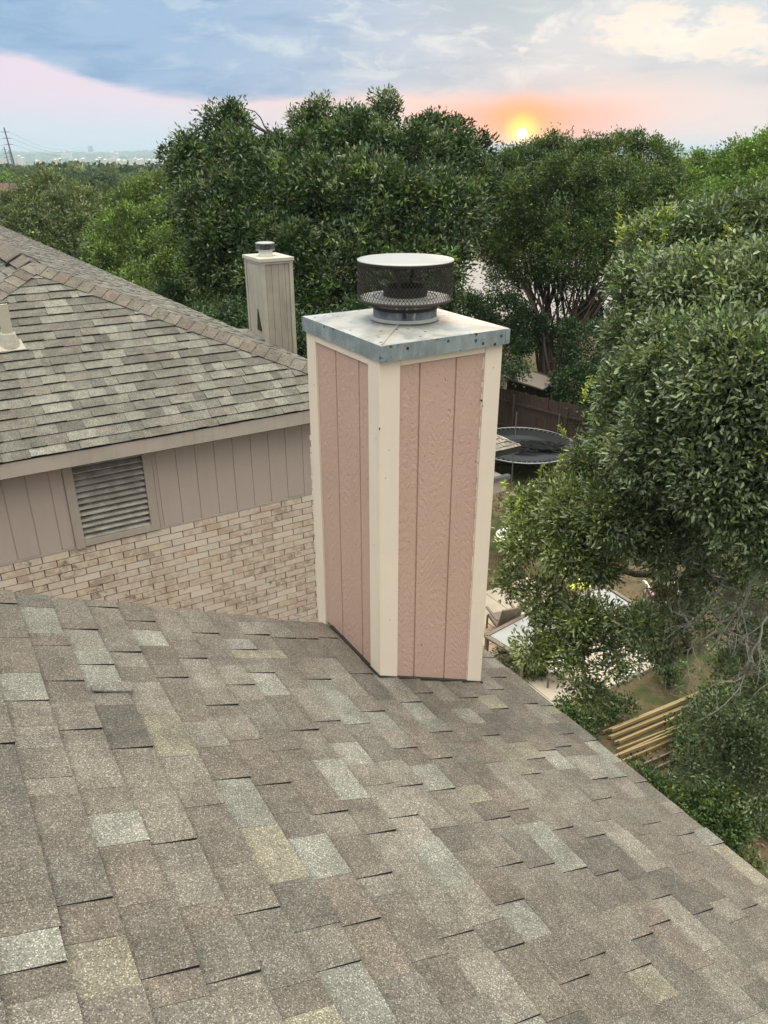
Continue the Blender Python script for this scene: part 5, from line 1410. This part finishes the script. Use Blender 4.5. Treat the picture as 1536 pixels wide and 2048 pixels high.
# brown roofed house at the left edge
hp = at(-22, 400, 58); hp[2] = terrain_z(hp[0], hp[1])
hz = at(-22, 366, 58)[2]
BH_ = thing('distant_house', 'brown roofed house cut by the left edge among trees', 'house', hp)
def house_at(root, c, w_, d_, zw, zr, rot, wm, rm, win=False):
    R = np.array([math.cos(rot), math.sin(rot), 0]); Q = np.array([-math.sin(rot), math.cos(rot), 0]); c = np.array(c, float)
    g = lambda a, b_, z: np.array([c[0], c[1], 0]) + R * a * w_ / 2 + Q * b_ * d_ / 2 + np.array([0, 0, z])
    b0_ = [g(-1, -1, c[2] - .5), g(1, -1, c[2] - .5), g(1, 1, c[2] - .5), g(-1, 1, c[2] - .5)]
    MB().hexa(b0_, [g(-1, -1, zw), g(1, -1, zw), g(1, 1, zw), g(-1, 1, zw)]).build('wall', wm, root)
    e_ = 1.08; m = MB(); V_ = [g(-e_, -e_, zw - .1), g(e_, -e_, zw - .1), g(e_, e_, zw - .1), g(-e_, e_, zw - .1), g(-.45, 0, zr), g(.45, 0, zr)]
    m.add(V_, [(0, 1, 5, 4), (1, 2, 5), (2, 3, 4, 5), (3, 0, 4), (3, 2, 1, 0)]); m.build('roof', rm, root)
    if win:
        for a in (-.6, -.1, .45):
            MB().hexa([g(a, -1.012, zw - 2.2), g(a + .2, -1.012, zw - 2.2), g(a + .2, -.99, zw - 2.2), g(a, -.99, zw - 2.2)], [g(a, -1.012, zw - .9), g(a + .2, -1.012, zw - .9), g(a + .2, -.99, zw - .9), g(a, -.99, zw - .9)]).build('window', M_WIN, root)
house_at(BH_, hp, 9, 9, hz - 3.0, hz, HEAD * -1 + .2, M_FARWALL, M_BROWNROOF, True)

# ------------------------------------------------------------------ far wood, far houses, pylons
def far_forest():
    # 350 to 1000 m: crowns of loose flat leaf clumps; beyond: lumps
    V, F_, Cc = [], [], []
    n = 2600; r_ = np.sqrt(rng.uniform(340 ** 2, 1050 ** 2, n)); a_ = HEAD + np.radians(rng.uniform(-34, 34, n))
    x = r_ * np.sin(a_); y = r_ * np.cos(a_); z = terrain_z(x, y); per = 46
    c = np.stack([x, y, z + 4.5], 1); R_ = rng.uniform(3.6, 6.2, n)
    d = rand_unit(n * per); d[:, 2] = np.abs(d[:, 2]) * .9 - .15
    P_ = np.repeat(c, per, 0) + d * (np.repeat(R_, per) * rng.uniform(.7, 1.1, n * per))[:, None]
    col = np.array(G_DARK + G_MID + G_OLIVE[:2])[rng.integers(0, 10, n)] * rng.lognormal(0, .2, (n, 1)); col = np.repeat(col, per, 0) * rng.lognormal(0, .2, (n * per, 1))
    me = leaf_mesh('far_wood', P_, d, 2.2, 1.9, col); o = new_obj('far_wood', me, M_LEAF); tag(o, 'unbroken oak woodland covering the land below the horizon', 'woodland', kind='stuff')
    # lumps out to the horizon
    n = 26000; r_ = 900 * (10.5 ** rng.random(n)); a_ = HEAD + np.radians(rng.uniform(-34, 34, n))
    x = r_ * np.sin(a_); y = r_ * np.cos(a_); z = terrain_z(x, y); R_ = rng.uniform(4, 9, n) * (1 + r_ / 3500)
    H_ = rng.uniform(5, 10, n) * (1 + r_ / 9000)
    m_ = 6; th = (np.arange(m_) * 2 * PI / m_)[None, :] + rng.random(n)[:, None] * 6
    k1 = rng.uniform(.8, 1.2, (n, m_)); k2 = rng.uniform(.45, .85, (n, m_))
    r1 = np.stack([x[:, None] + np.cos(th) * R_[:, None] * k1, y[:, None] + np.sin(th) * R_[:, None] * k1, np.repeat(z[:, None] - 1, m_, 1)], -1)
    r2 = np.stack([x[:, None] + np.cos(th) * R_[:, None] * k2, y[:, None] + np.sin(th) * R_[:, None] * k2, z[:, None] + H_[:, None] * rng.uniform(.6, .85, (n, m_))], -1)
    tp = np.stack([x, y, z + H_], -1)[:, None, :]
    v = np.concatenate([r1, r2, tp], 1).reshape(-1, 3); b = np.arange(n)[:, None] * (2 * m_ + 1)
    fs = []
    for k in range(m_):
        k2_ = (k + 1) % m_
        fs += [np.concatenate([b + k, b + k2_, b + m_ + k2_], 1), np.concatenate([b + k, b + m_ + k2_, b + m_ + k], 1), np.concatenate([b + m_ + k, b + m_ + k2_, b + 2 * m_], 1)]
    f = np.stack(fs, 1).reshape(-1, 3)
    col = np.array(G_DARK + G_MID + G_OLIVE[:1])[rng.integers(0, 9, n)] * rng.lognormal(0, .25, (n, 1))
    me = tri_mesh_np('far_wood_canopy', v, f, np.repeat(col, 3 * m_, 0), smooth=False)
    o = new_obj('far_wood_canopy', me, M_LEAF); tag(o, 'hazy tree canopy reaching to the horizon', 'woodland', kind='stuff')
far_forest()
hn = 0
for (x0, x1, y, Z0_, n, wh) in ((100, 120, 317, 1900, 4, 'in the short cluster left of the high rise'), (150, 175, 317, 1900, 6, 'in the cluster below the high rise'), (192, 250, 316, 1900, 13, 'in the long row right of the high rise'), (255, 330, 316, 1950, 11, 'in the row ending at the tall oak'),
        (0, 10, 317, 1700, 3, 'at the left edge behind the poles'), (35, 45, 312, 2300, 2, 'just right of the tall pole'), (70, 80, 317, 2000, 2, 'between tall pole and first cluster'), (220, 235, 305, 4200, 3, 'higher up near the horizon line'), (318, 350, 304, 4400, 6, 'on the skyline beside the tall oak'),
        (1370, 1480, 308, 3600, 7, 'in the gap between the right hand trees'), (120, 140, 299, 6500, 4, 'on the skyline left of the high rise')):
    for k in range(n):
        px = x0 + (x1 - x0) * (k + rng.random()) / n; d = ray(px, y + rng.uniform(-2.5, 3.5)); hd = Z0_ * rng.uniform(.9, 1.1)
        d = d / np.hypot(d[0], d[1]); X_, Y_ = d[0] * hd, d[1] * hd; zz = float(terrain_z(X_, Y_)); sc_ = hd / 1900 * .62
        e_ = thing('far_house', 'tiny pale house ' + wh, 'house', (X_, Y_, zz), 'far pale houses')
        top = max(zz + 12 * sc_, d[2] * hd)
        house_at(e_, (X_, Y_, zz), 10 * sc_, 9 * sc_, top - 3 * sc_, top, -HEAD + rng.uniform(-.5, .5), M_FARWALL, M_FARROOF if rng.random() < .4 else M_FARWALL)
for (x, y, wpx, hpx, lab) in ((181, 297, 8, 4, 'blocky grey high rise just breaking the horizon at left'), ):
    hd = 7500; d = ray(x, y); d = d / np.hypot(d[0], d[1]); c = d * hd; zt_ = ray(x, y - hpx); zt_ = zt_[2] / np.hypot(zt_[0], zt_[1]) * hd
    b_ = thing('high_rise', lab, 'building', (c[0], c[1], c[2] - 20)); w_ = wpx * hd / 1708
    MB().box((c[0] - w_ / 2, c[1] - w_ / 3, c[2] - 25), (c[0] + w_ / 2, c[1] + w_ / 3, zt_)).build('wall', M_FARTOWER, b_)
    MB().box((c[0] - w_ / 3, c[1] - w_ / 4, zt_ + .01), (c[0] + w_ / 3, c[1] + w_ / 4, zt_ + 6)).build('plant_room', M_FARTOWER, b_)
def pylon(px, ytop, ybase, hd, lab, lean, r=.26):
    d = ray(px, 320); d = d / np.hypot(d[0], d[1]); c = d * hd
    z1 = ray(px, ytop); z1 = z1[2] / np.hypot(z1[0], z1[1]) * hd; z0 = float(terrain_z(c[0], c[1]))
    e_ = thing('power_pole', lab, 'power pole', (c[0], c[1], z0), 'steel power poles on the left skyline')
    rt = np.array([math.cos(HEAD), -math.sin(HEAD), 0])
    top = np.array([c[0], c[1], z1]) ; base = np.array([c[0], c[1], z0]) + rt * lean
    MB().tube([base, top], [r * 1.6, r], 8).build('shaft', M_POLE, e_)
    tips = []
    for f_ in (.10, .24, .38):
        p = top * (1 - f_) + base * f_ if f_ > .11 else top + (base - top) * .10
        p = top + (base - top) * (f_ * .75)
        m = MB(); m.bar(p - rt * 1.9, p + rt * 1.9, .22, .22); m.build('cross_arm', M_POLE, e_); tips.append((p - rt * 1.9, p + rt * 1.9))
    return tips, top
tA, topA = pylon(20, 255, 330, 420, 'tall steel power pole nearest at the left skyline', 2.4)
tB, topB = pylon(13, 293, 330, 640, 'smaller power pole just left of the tall one', 2.0, .3)
tC, topC = pylon(21, 300, 330, 700, 'slimmer distant power pole behind the tall one', 2.0, .3)
for i, (yR, lab) in enumerate(((296, 'upper power line sagging right from the tall pole'), (298, 'middle power line sagging right from the tall pole'), (300, 'lower power line sagging right from the tall pole'))):
    a_ = tA[i][1]; dE = ray(170 + 10 * i, yR); dE = dE / np.hypot(dE[0], dE[1]) * 1100; pts = [a_ + (dE - a_) * t + np.array([0, 0, -9 * math.sin(PI * t) * (1 - t)]) for t in np.linspace(0, 1, 16)]
    tag(MB().tube(pts, .05, 4).build('power_line', M_POLE), lab, 'power line')
    b_ = tA[i][0]; dE = ray(-160, 268 + 14 * i); dE = dE / np.hypot(dE[0], dE[1]) * 380; pts = [b_ + (dE - b_) * t + np.array([0, 0, -3 * math.sin(PI * t)]) for t in np.linspace(0, 1, 12)]
    tag(MB().tube(pts, .04, 4).build('power_line', M_POLE), lab.replace('right from', 'left from'), 'power line')
d = ray(1425, 300); d = d / np.hypot(d[0], d[1]); c = d * 3000; z1 = ray(1425, 290); z1 = z1[2] / np.hypot(z1[0], z1[1]) * 3000
tm = thing('radio_mast', 'thin radio mast on the horizon between the right hand trees', 'mast', (c[0], c[1], terrain_z(c[0], c[1])))
MB().tube([(c[0], c[1], terrain_z(c[0], c[1])), (c[0], c[1], z1)], [2.2, .7], 6).build('mast_shaft', M_POLE, tm)

# bare twig poking above the oak
p0 = at(588, 262, 29.5); p1 = at(572, 212, 29.5)
m = MB(); limb(m, p0, p1, .02, .006, .05); limb(m, p0 * .6 + p1 * .4, at(560, 236, 29.5), .012, .004, .05)
tag(m.build('bare_twig', M_BARK), 'bare leaning twig sticking out above the tall oak', 'twig')

# ------------------------------------------------------------------ haze
HAZE = 0.00015
if HAZE > 0:
    hm = bpy.data.materials.new('haze_air'); hm.use_nodes = True; nt = hm.node_tree; nt.nodes.clear()
    o_ = nt.nodes.new('ShaderNodeOutputMaterial'); v_ = nt.nodes.new('ShaderNodeVolumePrincipled')
    v_.inputs['Color'].default_value = (.72, .88, 1.0, 1); v_.inputs['Density'].default_value = HAZE; v_.inputs['Anisotropy'].default_value = 0.0
    nt.links.new(v_.outputs[0], o_.inputs['Volume'])
    hb = MB().box((-14500, -14500, -170), (14500, 14500, 60)).build('haze', hm); tag(hb, kind='stuff')
    hb['label'] = 'thin blue haze lying over the far land'; hb['category'] = 'haze'
